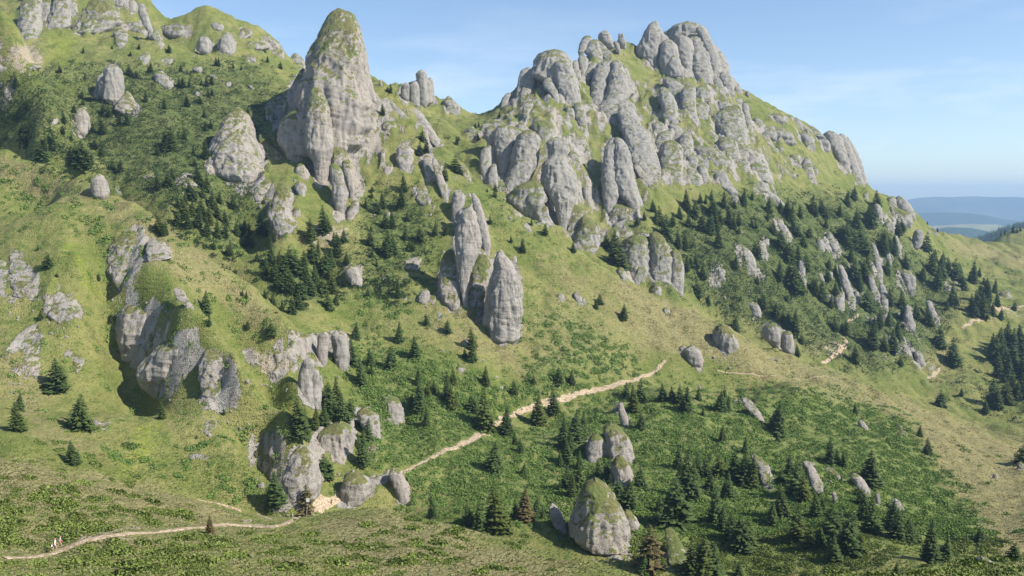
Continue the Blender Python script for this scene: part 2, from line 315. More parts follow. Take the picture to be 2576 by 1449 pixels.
# kind | label or - | lean (ground distance gained per metre of height) | grass | depth ratio | fixed distance or -
ROCKS = """
rock_pinnacle|towering grey rock pinnacle left of centre, the tallest spire, grass on its rounded summit|.30|.13|.62|-
S 57,545,605 90,500,680 150,475,705 220,445,725 300,400,745 400,360,765 500,352,775 560,372,790 650,400,805 760,420,800 900,440,780
S 370,368,420 450,355,432 550,350,440 650,352,440 750,360,470 850,352,480
S 240,445,530 350,440,565 450,440,600 550,450,640 650,480,680 750,520,720 850,560,760 950,700,800
S 560,390,450 650,370,500 750,350,530 850,350,540 950,350,540 1050,400,520 1150,420,500 1230,440,500
S 130,640,700 220,670,722 320,690,748 450,700,770 550,720,795 650,760,820 690,830,855
S 520,620,740 640,600,770 740,600,790 800,600,780 860,590,720
S 760,540,680 850,620,740 920,700,810 960,740,800
S 810,500,600 900,540,650 960,590,690 1050,650,700
S 940,510,580 1000,500,640 1100,510,690 1180,520,720 1250,560,680
S 1050,500,580 1150,515,610 1250,525,640 1330,540,620 1390,570,600
S 1030,580,640 1130,600,670 1220,630,680 1300,640,660
S 720,740,800 800,740,820 850,760,830
S 440,330,358 550,270,350 650,250,350 720,260,345
S 690,300,350 800,190,350 900,180,345 980,220,345 1040,240,330
S 800,350,400 950,345,420 1030,350,450
boulder|-|.5|.1|.6|-
S 1290,660,700 1360,630,700 1420,620,660
rock_outcrop|twin slanting grey ribs against the left foot of the tallest spire|.7|.05|.5|-
S 635,140,165 700,100,160 780,105,140
S 625,190,250 700,150,240 770,140,210
boulder|-|.4|.1|.6|-
S 1050,310,340 1100,295,370 1155,300,390
boulder|-|.4|.05|.6|-
S 1165,290,340 1210,288,365 1280,320,350
rock_outcrop|-|.6|.15|.5|-
S 1150,60,150 1220,20,130 1300,20,110
cliff|low mottled cliff with dark overhang under the left foot of the tallest spire|.45|.15|.5|-
S 1180,190,250 1280,140,280 1380,110,260 1448,150,300 1520,170,260
S 1280,80,170 1330,110,180
S 1330,280,320 1400,265,325
rock_outcrop|-|.6|.15|.5|-
S 775,860,940 820,850,950 855,870,910
rock_outcrop|-|.6|.15|.5|-
S 735,810,860 790,810,860
rock_outcrop|-|.6|.1|.5|-
S 1040,870,920 1110,860,915 1140,870,890
S 960,845,870 1040,840,865 1100,830,850
rock_slab|long smooth pale slab sliding down the grassy ridge right of the tallest spire|1.0|-.1|.45|-
B 800,500,530 860,510,610 930,580,660 1000,620,705 1070,670,740 1140,745,775
rock_slab|-|1.0|.05|.45|-
B 740,310,350 800,330,430 860,400,480 900,460,520
rock_outcrop|conical grey rock with brown grassy tip, its left side in deep shade|.45|.10|.75|-
A 812,1790,1815 860,1730,1865 930,1690,1900 1050,1640,1930 1150,1605,1980 1240,1600,2020 1310,1640,2010 1400,1740,1965 1485,1830,1925
A 1150,1590,1640 1220,1565,1680 1290,1560,1680 1330,1640,1690
rock_outcrop|-|.7|.15|.5|-
A 1010,1950,1990 1080,1960,2040 1160,2010,2140 1215,2040,2120
cliff|pale cliff band of upright columns at the top left edge, grass tongues between|.5|.12|.5|-
A -90,200,300 0,190,300 100,175,290 200,155,300 280,180,270 320,200,240
A -90,310,420 0,300,415 80,300,410 130,310,370 170,320,345
A -60,430,520 0,420,530 100,400,520 200,360,520 220,370,440
A -90,500,570 0,500,565 60,510,585 150,520,600 215,530,590
cliff|broad pale cliff dome with a brown grassy patch, above the top left valley|.7|.22|.5|-
A -40,700,820 0,700,850 100,650,880 180,590,915 250,570,760 272,620,690
A 0,800,850 80,840,890 160,870,915 205,900,920
rock_pinnacle|row of pale rock spires cut by the top edge, beside the broad cliff dome|.3|.05|.5|-
A -60,850,960 0,840,960 70,870,950
A 0,970,1020 50,965,1032 100,970,1020
A 20,1048,1085 40,1046,1090 60,1050,1085 100,1045,1110 180,1080,1135 250,1120,1160 300,1130,1200
rock_outcrop|-|.7|.1|.5|-
A 170,940,1100 230,1000,1120 280,1060,1120
rock_outcrop|-|.8|.05|.5|-
A 190,1120,1150 260,1140,1200 320,1180,1215 360,1200,1235
rock_outcrop|-|.9|.1|.4|-
A 210,850,920 260,870,960 310,880,950 355,885,940
rock_outcrop|-|.6|.15|.5|-
A 180,1280,1440 220,1240,1465 260,1260,1450 300,1330,1410
rock_outcrop|small blocky crag standing on the left skyline between two grassy humps|.3|.1|.5|-
A 168,1600,1665 200,1585,1690 240,1610,1680
rock_pinnacle|-|.3|.02|.6|-
A 265,1520,1560 320,1500,1590 380,1492,1595 420,1530,1570
rock_pinnacle|-|.3|.02|.6|-
A 250,1700,1730 300,1665,1755 360,1645,1775 415,1655,1775
rock_outcrop|-|.8|.1|.5|-
A 210,1815,1880 260,1815,1900 300,1820,1835
A 315,1880,1980 360,1870,2030 390,1890,1950
rock_slab|-|.9|.05|.45|-
A 260,1960,2010 320,1990,2080 380,2040,2135 440,2100,2140
rock_outcrop|-|.6|.0|.5|-
A 400,2210,2245 440,2200,2275 480,2230,2300 505,2270,2300
boulder|-|.5|.0|.5|-
A 395,1090,1125 440,1055,1125 490,1045,1110
rock_outcrop|-|.9|.15|.5|-
A 420,1210,1250 460,1205,1310 490,1240,1280
boulder|-|.3|.1|.7|-
A 505,1470,1520 530,1455,1525 555,1490,1515
rock_tower|twin standing grey rocks pressed together on the left hillside, the front one a smooth egg|.28|-.05|.6|-
A 485,820,880 540,790,915 650,785,930 750,788,918 805,830,890
A 550,750,800 650,730,800 750,708,800
rock_outcrop|-|.6|.05|.6|-
A 690,950,975 760,905,1010 830,870,1065 890,960,1040
rock_tower|-|.45|.05|.6|-
A 540,1180,1220 580,1175,1270 630,1190,1310 665,1240,1315 690,1260,1300
rock_tower|-|.3|.0|.6|-
A 815,600,635 880,565,665 980,550,672 1040,600,650
boulder|-|.5|.1|.6|-
A 890,390,440 930,372,430 960,375,400
rock_slab|large pale slab leaning down the slope at the left edge under the cliff band|.9|.1|.5|-
A 450,-20,60 520,-30,105 560,-30,130
A 590,0,60 680,10,120 770,60,150
A 600,-50,20 700,-50,30 790,-40,40
rock_outcrop|-|1.1|.15|.3|-
A 350,80,140 400,40,130 430,60,120
rock_outcrop|-|1.0|.15|.4|-
A 320,-20,20 360,-20,35 385,-20,10
boulder|-|.6|.15|.5|-
A 1285,1110,1150 1320,1075,1190 1350,1065,1160
rock_outcrop|-|.7|.15|.5|-
A 1310,1410,1450 1360,1330,1470 1410,1320,1500
boulder|upright pale boulder standing alone on the left grassy ridge crest|.1|-.05|.75|-
A 1315,735,765 1370,700,800 1440,703,812 1490,725,805 1520,750,788
boulder|-|.6|.1|.5|-
A 1390,865,890 1430,870,920 1470,890,935
boulder|-|.5|.0|.6|-
A 615,1725,1740 640,1705,1742 655,1715,1735
boulder|-|.5|.0|.6|-
A 640,1870,1900 675,1895,1925
boulder|-|.5|.0|.6|-
A 690,1480,1500 720,1475,1500
boulder|-|.6|.1|.6|-
A 560,1575,1620 590,1590,1645
rock_outcrop|-|1.0|.15|.3|-
A 410,1835,1890 445,1830,1920 475,1880,1925
boulder|-|.6|.1|.5|-
A 480,215,280 505,210,310 520,220,290
rock_pinnacle|cluster of four grey rock fingers on the far skyline right of the tallest spire|.12|-.12|.75|-
B 620,475,505 660,450,515 740,445,515 770,480,510
B 610,545,570 660,510,585 740,505,588 810,530,590
B 525,590,625 560,560,640 640,578,645 760,588,660 820,600,640
B 583,660,680 620,648,692 700,650,700 790,655,705
rock_outcrop|-|.4|.05|.6|-
B 722,800,815 770,775,850 810,780,890 860,785,890
boulder|-|.3|.1|.6|-
B 600,285,300 630,280,308 655,290,310
boulder|-|.3|.1|.6|-
B 690,400,425 705,400,438 720,410,438
rock_outcrop|wedge shaped pale rock narrowing downward on the slope right of the tallest spire|.5|-.05|.5|-
B 1095,430,500 1130,415,545 1200,415,540 1270,440,520 1325,475,500
rock_outcrop|pair of thin leaning rock fins, the right one long and pale|.55|.0|.55|-
B 1170,620,670 1230,615,700 1300,630,700 1380,655,690
B 1190,685,710 1260,690,740 1340,710,770 1448,745,805 1500,760,810 1550,785,808
rock_outcrop|-|.7|.05|.5|-
B 1390,570,620 1440,550,650 1500,560,680 1553,600,690
rock_slab|-|.9|.0|.5|-
B 1240,890,920 1300,900,960 1390,960,990
rock_outcrop|-|.5|.1|.5|-
B 960,950,990 1000,935,1060 1060,950,1010
rock_tower|huge eagle headed rock dome on the left shoulder of the right massif|.4|.06|.7|-
P 565,560,690 600,480,735 680,420,770 780,410,800 880,410,830 930,440,850
P 690,600,790 820,600,825 950,620,865 1050,660,890 1150,700,915 1250,800,870
P 825,740,790 900,735,835 1000,760,880 1100,780,910 1180,790,915
P 585,590,690 640,575,710 690,600,700
P 770,390,520 860,350,530 960,330,500
P 760,440,560 850,450,590 920,470,560
rock_outcrop|two dark grey ribs leaning left of the eagle headed dome|.5|.0|.55|-
P 770,290,360 820,240,350 900,215,320 1000,200,280 1080,190,240 1150,185,215
P 740,390,412 800,350,412 900,300,412 1000,260,380 1100,220,300
rock_outcrop|-|.6|.0|.55|-
P 885,530,580 950,490,610 1020,520,640 1100,600,670 1180,650,685
rock_outcrop|-|.4|.05|.55|-
P 1060,70,130 1150,25,95 1240,0,45
rock_outcrop|three cornered ribbed crag on the skyline between eagle headed dome and egg shaped knob|.55|.1|.55|-
P 405,970,1030 450,940,1050 520,915,1010 590,890,960
P 450,1040,1110 520,1000,1130 600,980,1160 680,1090,1165
P 450,1080,1120 520,1110,1190 600,1140,1250 660,1180,1280
rock_tower|egg shaped rock knob on the skyline of the right massif|.3|.0|.7|-
P 348,1165,1220 400,1130,1260 460,1130,1285 520,1190,1300 575,1250,1310
P 470,1290,1340 530,1310,1370 600,1345,1378 635,1350,1370
rock_tower|small rock with two rabbit ear tips on the skyline|.1|-.1|.7|-
P 378,1358,1385 430,1352,1390 480,1355,1400
P 380,1390,1412 430,1385,1420 480,1380,1430
P 430,1360,1425 480,1340,1445 520,1370,1447 575,1395,1435
rock_tower|pointed grey summit tower left of the biggest dome on the right massif|.35|-.02|.65|-
P 240,1750,1805 290,1700,1808 350,1660,1850 420,1640,1875 500,1590,1860 560,1550,1850 640,1570,1830 720,1640,1800 800,1720,1790
P 350,1890,1920 400,1860,1955 450,1840,1960 500,1850,1960
P 450,1850,1980 550,1830,2025 650,1800,2040 750,1790,2060 850,1860,2100
P 615,1950,2010 680,1940,2050 780,1900,2080 870,1880,2095 905,1960,2050
P 560,1620,1700 680,1660,1740 780,1740,1790
rock_tower|biggest rounded summit dome of the right massif, deeply creased, thin grass on top|.45|.0|.6|-
P 245,2090,2190 280,2020,2240 340,1970,2300 400,1950,2340 480,1960,2360 600,2000,2380 720,2060,2400
P 400,2000,2140 480,2010,2180 560,2020,2200 650,2050,2190 720,2080,2190 800,2100,2200 900,2130,2230
P 420,2150,2250 500,2190,2300 580,2160,2300
P 400,2140,2330 520,2130,2380 640,2140,2410 780,2150,2450 930,2250,2490
P 540,2220,2300 640,2190,2370 720,2190,2400 770,2200,2410
P 720,2190,2350 800,2190,2400 880,2220,2420 960,2270,2430
P 310,2230,2310 420,2290,2390 520,2330,2440 620,2360,2480 720,2390,2510 820,2420,2530 920,2440,2540 1030,2490,2560
C 350,205,250 420,240,305 500,270,340 570,300,345
C 540,250,345 640,290,380 715,330,385
C 585,355,375 640,385,425 705,388,447
boulder|small stacked rock stub on the skyline right below the biggest summit dome|.1|.0|.6|-
C 683,478,500 710,466,505 738,480,500
rock_outcrop|hanging ribs side by side just right of the eagle headed dome|.6|.0|.5|-
P 610,915,940 680,900,1000 740,905,1003 820,925,985 890,935,950
P 690,835,890 800,840,900 900,870,930 955,890,930
P 700,790,830 800,805,838
P 710,1040,1100 800,990,1090 900,960,1040 918,965,1000
rock_tower|great bulging central buttress of the right massif, tufts of grass on its head|.55|.0|.6|-
P 680,1170,1290 750,1110,1280 850,1080,1260 950,1060,1230 1050,1050,1210 1150,1045,1180 1220,1080,1130
P 690,1270,1370 780,1290,1400 880,1260,1440 970,1250,1450 1060,1230,1460 1120,1200,1460 1200,1150,1400 1300,1120,1380 1448,1180,1400
P 1230,1330,1400 1330,1220,1400 1448,1250,1400
P 750,1390,1430 830,1410,1470 900,1430,1480
P 940,1440,1500 1020,1450,1540 1100,1470,1535
P 920,1490,1520 1000,1520,1560 1085,1540,1575
rock_slab|long fluted rock ribs pouring down the centre of the right massif|.75|-.12|.5|-
Q -300,1800,1870 -200,1770,1900 -50,1790,1930 100,1830,1960 250,1880,2000 400,1920,2020 500,1930,1990
Q -230,1880,1930 -100,1920,2000 50,1930,2060 200,1960,2110 350,2000,2160 500,2060,2200 620,2120,2220 740,2225,2255
Q 0,2020,2060 100,2060,2120 250,2110,2190 400,2160,2240 520,2200,2270 640,2210,2250
Q 450,1940,2010 560,2000,2090 660,2090,2170 740,2190,2240
rock_tower|tall rounded grey pillar with a wide dark shadow on its left, foot of the massif|.4|-.05|.65|-
Q 140,1700,1740 250,1640,1750 400,1620,1740 600,1600,1760 800,1610,1790 950,1620,1730 1060,1650,1690
Q 138,1735,1800 220,1735,1870 350,1735,1910 500,1710,1930 650,1720,1960 800,1790,2010 900,1880,2050 980,1960,2090
rock_outcrop|-|.5|.1|.6|-
Q 880,1700,1800 950,1700,1950 1030,1680,2060 1100,1650,1950 1150,1650,1720
rock_tower|tall crooked pale pillar wedged between two dark clefts, left foot of the massif|.4|-.05|.65|-
Q 135,1040,1120 200,970,1180 290,1000,1190 360,1000,1160 450,930,1200 550,925,1240 650,930,1270 750,950,1280 850,1020,1280 950,1070,1250 1050,1090,1230 1150,1110,1190 1230,1130,1160
Q 130,1140,1170 200,1120,1200 290,1130,1205 340,1150,1185
Q 430,1190,1230 550,1230,1290 640,1270,1310 750,1240,1290 860,1220,1280
Q 670,1110,1190 760,1080,1230 900,1090,1250 1000,1110,1240
rock_outcrop|-|.5|.1|.6|-
Q 300,1230,1290 370,1200,1350 450,1210,1355 520,1250,1345 570,1290,1330
rock_outcrop|-|.7|.1|.5|-
Q 120,1325,1370 200,1340,1420 300,1380,1460 360,1405,1450
Q 100,1190,1260 200,1230,1330 270,1290,1330
rock_outcrop|mottled pair of columns under the right leg of the eagle headed dome|.6|.1|.55|-
P 1210,750,800 1290,760,850 1360,800,850
P 1170,850,930 1270,850,960 1340,860,980 1430,900,990 1500,950,1010
rock_slab|-|.8|.0|.5|-
P 1150,300,370 1220,270,370 1290,265,330 1350,275,315
cliff|dark fluted cliff with one pale rib, at the left end of the right massif|.4|.06|.55|-
Q 20,230,380 100,250,400 200,290,400 400,280,420 520,300,400
Q 230,280,330 300,215,320 400,205,320 550,210,320 640,240,300
Q 0,380,560 150,370,620 300,390,600 450,420,560 600,430,520
Q -30,645,715 80,560,700 160,530,650 300,520,610 450,515,580 560,525,560
Q 50,690,820 180,620,880 300,590,860 450,570,840 600,520,780 700,470,700 790,460,560
Q 440,340,380 530,310,390 620,285,400 700,300,400
cliff|-|.6|.12|.5|-
Q -60,800,1000 40,820,1050 110,870,1040 170,900,960
Q 310,830,1000 400,780,930 480,800,900
cliff|mottled lower cliff band between the dark fluted cliff and the crooked pillar|.5|.12|.5|585
Q 630,750,880 760,560,900 850,530,930 950,620,880 1050,700,850
Q 770,760,930 880,740,920 980,830,880
Q 920,880,980 1030,860,980 1120,860,1020 1200,950,1040
rock_outcrop|two rounded pale rock lobes under the crooked pillar, split by a grassy seam|.5|.12|.65|-
Q 895,1240,1280 960,1220,1370 1050,1200,1430 1150,1180,1400 1250,1170,1360 1300,1190,1300
Q 1040,1370,1430 1150,1360,1520 1250,1310,1550 1350,1300,1560 1460,1330,1500
rock_outcrop|-|.5|.1|.5|-
Q 700,1370,1440 800,1390,1460 900,1410,1470 950,1440,1475
Q 760,1300,1350 870,1320,1390
rock_slab|-|.9|.0|.45|-
E 275,2130,2190 320,2075,2190 350,2080,2150
rock_tower|twin grassy headed rocks divided by a black cleft, low on the massif's near foot|.4|.16|.6|-
E 320,2170,2300 400,2125,2310 500,2125,2312 600,2160,2312 690,2180,2290
E 550,2230,2280 620,2190,2290 690,2185,2285
E 295,2330,2390 400,2335,2460 500,2340,2485 620,2320,2485 700,2330,2475 740,2440,2470
E 690,2350,2400 740,2340,2410 785,2380,2415
E 430,2490,2540 550,2490,2576 680,2480,2580 770,2490,2570
boulder|-|.4|.15|.6|-
E 565,2080,2130 620,2075,2150 670,2120,2160
rock_tower|column of stacked bulges beside the wide grassy saddle, right half of the massif|.6|.0|.55|-
B 655,2405,2440 740,2400,2500 820,2430,2530 900,2440,2520 935,2455,2495
B 580,2420,2480 640,2440,2560 700,2480,2600 780,2500,2580
rock_outcrop|-|.6|.0|.6|-
B 915,2345,2420 980,2345,2435 1040,2360,2410
B 985,2400,2500 1060,2365,2480 1130,2370,2440
rock_outcrop|broad pale rock tapering downward with a brown grass patch, right half of the massif|.6|.1|.5|-
B 1055,2430,2530 1140,2410,2565 1240,2410,2565 1340,2450,2560 1400,2510,2560
rock_slab|-|.7|-.05|.5|-
B 930,2470,2520 1000,2490,2576 1080,2520,2610
C 995,0,50 1060,-20,70 1130,-20,70 1175,0,50
cliff|squared cliff of pale blocks right under the biggest summit dome|.6|.05|.45|-
C 640,0,90 700,-10,88 790,-10,85 890,50,100
C 645,110,175 700,95,220 757,108,222
C 765,95,180 830,88,190 905,110,170
C 800,0,90 900,55,105
cliff|long broken cliff of slanting slabs running down the right half of the massif|.75|.02|.5|-
C 750,250,330 800,250,350 850,290,350
C 790,360,430 900,370,460 1000,410,480 1090,470,510
C 855,225,330 920,230,370 1000,270,410 1060,330,430
C 1030,260,370 1100,265,400 1180,320,415 1225,350,412
C 1030,370,420 1100,385,450 1170,400,470 1210,430,482
C 1105,455,500 1160,470,560 1225,500,582
rock_outcrop|-|.6|-.05|.55|-
C 740,380,440 775,390,445
C 775,450,485 860,455,500 930,470,520 995,488,522
boulder|-|.5|.0|.6|-
C 1205,430,490 1250,425,496 1305,450,480
rock_outcrop|-|.6|.05|.55|-
C 1225,510,590 1280,490,620 1335,500,632 1385,600,655
boulder|-|.6|.0|.6|-
C 1365,535,600 1400,525,635 1448,540,630
rock_slab|pale slab of several joined lobes at the massif's middle, above the green gully|.75|.0|.5|-
C 1085,80,170 1150,90,280 1210,140,340 1265,210,335
boulder|-|.5|.0|.6|-
C 1170,30,80 1220,35,110 1255,60,100
rock_outcrop|-|.6|.05|.55|-
C 1270,20,70 1330,10,130 1390,20,142
C 1245,110,160 1330,125,190 1395,170,215
rock_outcrop|arched dark rock with a thin pale right rim, above the spruces on the massif's flank|.6|.0|.55|-
C 1290,250,320 1340,235,330 1400,260,360 1448,330,400 1508,380,420 1578,430,455
rock_outcrop|-|.5|.1|.55|-
C 855,640,730 890,615,770 930,650,780
boulder|-|.5|.0|.55|-
C 885,530,560 920,532,600 950,550,590
rock_slab|-|.7|.0|.55|-
C 945,590,650 1000,565,690 1060,630,705
rock_slab|-|.7|.0|.55|-
C 955,690,740 1020,675,812 1085,720,842
rock_slab|-|.8|.0|.5|-
C 885,800,860 930,830,892 980,870,897
rock_slab|-|.8|.0|.5|-
C 945,920,980 1010,925,1030 1080,1000,1100 1145,1050,1107
rock_slab|-|.7|-.05|.55|-
C 990,880,930 1050,890,980 1140,960,997
rock_tower|bundle of long leaning rock organ pipes on the right skyline of the massif|.45|-.12|.55|-
C 985,1090,1120 1030,1060,1180 1120,1110,1212 1220,1180,1250 1330,1235,1270
C 1008,1175,1210 1080,1185,1250 1180,1220,1290 1290,1260,1330 1400,1330,1375
C 1030,1210,1240 1110,1240,1290 1200,1280,1335 1300,1320,1365 1400,1360,1402
rock_outcrop|-|.8|.1|.5|-
C 1165,800,850 1220,830,880 1265,855,892
rock_slab|-|.7|.0|.55|-
C 1190,905,950 1260,905,970 1330,930,992 1387,970,1008
boulder|-|.6|.0|.5|-
C 1265,980,1010 1320,990,1022
boulder|-|.6|.05|.5|-
C 1290,800,830 1335,790,850
boulder|-|.6|.05|.5|-
C 1105,700,740 1135,735,765
rock_tower|fan of tall pale slabs standing above the freestanding tower, a narrow black cleft in it|.35|-.08|.5|-
E -15,850,885 30,840,932 100,832,925 180,835,890 240,845,870
E 115,930,1000 180,890,1025 300,860,1045 400,858,1060 500,870,1020 600,880,985 700,895,960 850,915,950 960,950,970
E 5,980,1000 60,984,1042 150,1000,1072 300,1040,1112 400,1060,1129 490,1080,1117
rock_outcrop|grassy topped rock leaning on the lower left of the fan of pale slabs|.45|.12|.6|-
E 430,790,850 520,750,870 620,735,885 720,735,900 820,760,902 900,830,892 940,860,882
rock_outcrop|-|.5|.18|.55|-
E 465,1040,1090 560,990,1135 700,970,1105 800,950,1045 880,925,1000
E 690,1040,1090 780,1020,1085 900,1020,1062 970,1030,1048
rock_tower|freestanding bullet shaped grey tower at the centre, shadowed cleft at its left|.18|-.16|.7|-
E 438,1180,1218 470,1170,1226 500,1160,1262 540,1148,1300 600,1136,1328 700,1115,1348 800,1092,1358 900,1072,1366 1000,1070,1355 1100,1098,1342 1150,1155,1312 1176,1215,1285
boulder|-|.6|.0|.5|-
E 480,1290,1320 560,1290,1330
rock_slab|flat pale slab lying tilted in the grass left of the fan of pale slabs|.9|-.15|.4|-
E 485,560,610 520,460,605 560,415,580 588,415,480
rock_outcrop|-|.35|.1|.6|-
E 540,60,110 600,25,140 660,40,165 725,90,167
boulder|-|.6|-.05|.5|-
E 630,310,360 680,290,368
boulder|-|.35|.0|.6|-
E 730,610,660 790,575,672 840,580,652 868,610,642
boulder|-|.6|.15|.5|-
E 775,670,725 850,650,705
boulder|-|.6|.0|.5|-
E 770,475,510 820,435,527
boulder|-|.6|.0|.5|-
E 905,728,752 965,718,777
boulder|-|.5|.0|.5|-
E 765,1638,1670 800,1630,1680 838,1650,1670
boulder|-|.6|.0|.5|-
E 750,1755,1780 800,1755,1815 865,1795,1825
rock_slab|-|.8|-.1|.5|-
E 230,1360,1390 270,1370,1430 315,1405,1436
boulder|-|.8|.0|.5|-
E 130,1270,1300 180,1305,1335
boulder|-|.4|.0|.6|-
E 148,340,366 182,340,366
boulder|-|.6|.0|.5|-
E 1300,870,920 1340,870,945 1385,905,948
boulder|-|.5|.0|.5|-
E 1110,915,950 1165,915,950
boulder|-|.6|.05|.5|-
E 870,2420,2470 935,2440,2487
boulder|big round boulder with a thick grass cap sitting on the long grassy ridge|.1|.16|.8|-
F 1000,250,330 1060,238,375 1130,215,405 1190,240,413 1235,345,410
boulder|dark shelled boulder curling downhill beside the upper end of the trail|.3|.0|.6|-
F 1155,30,110 1200,0,130 1260,10,155 1320,70,158 1370,130,158
F 1160,-30,30 1220,-45,10
boulder|oval boulder like an upright egg in the scrub above the long grassy ridge|.2|.0|.7|-
F 825,500,540 860,482,570 910,490,588 965,540,585
rock_outcrop|pair of round heads with flat grassy tops behind the ridge crest|.3|.08|.65|-
F 985,620,710 1050,595,738 1120,620,735 1195,700,725
F 1045,760,820 1100,742,826 1180,742,840 1228,790,838
boulder|-|.4|.08|.6|-
F 520,225,290 580,200,305 650,170,318 715,175,282 752,210,250
rock_slab|-|.75|.0|.5|-
F 380,390,430 450,400,500 530,412,540 605,430,540
F 560,520,560 640,560,602 700,590,627
rock_outcrop|-|.6|.05|.5|-
F 345,590,640 400,600,652
F 390,530,600 460,560,632 518,605,640
rock_outcrop|-|.6|.05|.5|-
F 190,680,740 250,690,762 310,730,802 378,760,822
boulder|-|.4|.05|.6|-
F 345,1000,1040 400,992,1066 458,1035,1067
rock_outcrop|-|.6|-.05|.6|-
F 300,1085,1110 380,1085,1152 450,1130,1172 525,1155,1187
rock_outcrop|-|.6|-.05|.6|-
F 545,1170,1195 620,1185,1232 720,1205,1262 800,1240,1295 905,1262,1297
rock_slab|-|.6|-.1|.5|-
F 380,1418,1440 450,1435,1470 528,1468,1492
rock_slab|-|.5|.0|.5|-
F 500,1450,1478 600,1450,1502 685,1455,1502
rock_slab|-|.5|.0|.5|-
F 620,1393,1425 700,1400,1450 780,1425,1482 850,1450,1485
rock_slab|-|.5|.0|.5|-
F 690,1480,1512 780,1488,1542 893,1512,1547
rock_tower|-|.35|-.1|.5|-
F 450,1520,1560 510,1528,1573 578,1553,1572
rock_slab|-|.5|-.1|.5|-
F 325,1595,1615 420,1612,1642 522,1633,1652
rock_outcrop|-|.4|.0|.6|-
F 220,1530,1570 260,1513,1586 312,1558,1590
rock_outcrop|-|.55|.12|.55|-
F 108,1500,1620 160,1500,1692 220,1560,1712 282,1655,1713
rock_tower|hooked grey horn rising beside round crags at the right end of the massif's skyline|.4|.0|.65|-
F 30,1612,1640 60,1603,1670 100,1600,1700 150,1630,1732 213,1690,1743
boulder|-|.5|.05|.6|-
F 40,1540,1600 105,1542,1602
rock_tower|-|.25|-.1|.6|-
F 282,1752,1800 340,1740,1808 400,1725,1797 435,1728,1772
boulder|-|.6|.1|.5|-
F 270,1870,1892 322,1868,1922
rock_tower|fat layered rock narrowing downward like a tooth, among spruces at right|.3|.05|.65|-
F 580,1620,1700 650,1620,1745 720,1638,1742 797,1688,1737
rock_slab|-|.5|-.1|.5|-
F 815,1828,1872 880,1848,1892 960,1880,1930 1003,1888,1937
rock_tower|-|.35|-.05|.6|-
F 850,1678,1702 920,1668,1722 1000,1658,1747 1048,1678,1747
rock_tower|-|.4|.0|.5|-
F 510,868,912 580,868,920 640,898,920
boulder|-|.5|.0|.5|-
F 645,885,925 713,898,930
boulder|-|.6|.0|.5|-
F 608,1008,1050 682,1038,1067
boulder|-|.5|.0|.5|-
F 745,1188,1212 800,1148,1213 860,1150,1213 907,1188,1213
boulder|-|.5|.0|.5|-
F 768,1078,1122 832,1088,1132
boulder|-|.4|.0|.6|-
F 745,1288,1322 832,1288,1337
rock_slab|-|.5|-.05|.5|-
F 1060,1528,1600 1120,1545,1617 1222,1598,1622
rock_slab|-|.5|-.05|.5|-
F 1130,1638,1682 1222,1648,1692
rock_outcrop|-|.45|-.05|.5|-
F 1195,1748,1790 1290,1758,1822 1343,1788,1862
F 1300,1820,1882 1362,1848,1882
rock_slab|-|.5|.0|.5|-
F 945,1408,1452 1015,1428,1457
rock_slab|-|.5|.0|.5|-
F 598,1100,1128 650,1104,1128
rock_slab|-|.7|-.05|.5|-
F -30,550,640 0,552,662 50,620,722 100,700,772
rock_slab|-|.6|.0|.5|-
F 0,1358,1392 62,1370,1397
rock_slab|-|.5|.0|.5|-
F 88,1438,1482 160,1462,1502 242,1485,1507
rock_outcrop|-|.6|.1|.5|-
F 740,2408,2442 802,2388,2462
rock_outcrop|-|.7|.12|.5|-
F 680,1975,2062 742,1958,2082
boulder|-|.6|.0|.5|-
F 1210,1448,1500 1262,1508,1552
rock_slab|pale slabs with hanging points at the left edge, the upper of the bare faces|.75|-.02|.35|-
D 418,80,140 500,80,200 600,90,260 700,95,345 780,100,350 822,190,310
D 515,-40,60 620,-40,76 740,-30,95 852,55,98
rock_slab|broad pale slab split in two tongues, right of the slabs at the left edge|.75|-.02|.35|-
D 632,380,420 700,370,480 800,345,560 900,345,622 950,380,612 988,430,492
rock_slab|lowest pale rock face at the left edge with a dark overhang line|.75|.0|.35|-
D 1008,215,245 1080,145,322 1180,60,337 1260,32,300 1340,68,290 1412,170,275
rock_slab|-|.9|.1|.2|-
D 1205,520,560 1280,470,640 1370,488,592
rock_outcrop|dark ribbed rock overgrown with strings of grass, above the bulging rock lump|.78|.12|.5|-
D 218,940,1010 300,900,1060 400,850,1090 500,825,1080 600,820,1040 700,880,985 760,918,962
rock_slab|-|.8|-.1|.3|-
D 345,1110,1200 420,1108,1282 500,1112,1302 525,1110,1200
rock_outcrop|huge bulging rock lump on the lower left slope, casting a black shadow on its left|.72|.08|.7|-
D 750,990,1060 800,960,1150 860,945,1260 920,920,1315 1000,905,1305 1080,903,1260 1150,905,1200 1250,940,1140 1345,1020,1080
rock_outcrop|second large lump with a grassy back, right below the huge bulging lump|.75|.10|.65|-
D 1000,1430,1500 1060,1340,1500 1140,1220,1505 1220,1140,1500 1300,1070,1470 1380,1070,1410 1448,1085,1340 1510,1125,1300 1570,1180,1235
rock_slab|pale rounded rock face on the grassy rib, furthest right of the large lower left lumps|.6|.05|.45|-
D 1170,1535,1600 1230,1530,1730 1300,1515,1800 1400,1508,1802 1500,1530,1802 1580,1510,1802 1665,1510,1802
rock_slab|-|.9|-.12|.25|-
D 718,1305,1370 800,1330,1412 893,1425,1472
rock_slab|wide dull rock face above the gully, left of the green cleft|.7|.06|.35|-
D 1085,2095,2175 1180,2035,2225 1250,1980,2262 1350,2000,2242 1445,2050,2150
rock_outcrop|-|.8|.05|.3|-
D 1195,1835,1885 1280,1868,1952 1352,1908,1962
rock_tower|pale twin column in the ravine, upper end of the gully|.25|-.05|.6|-
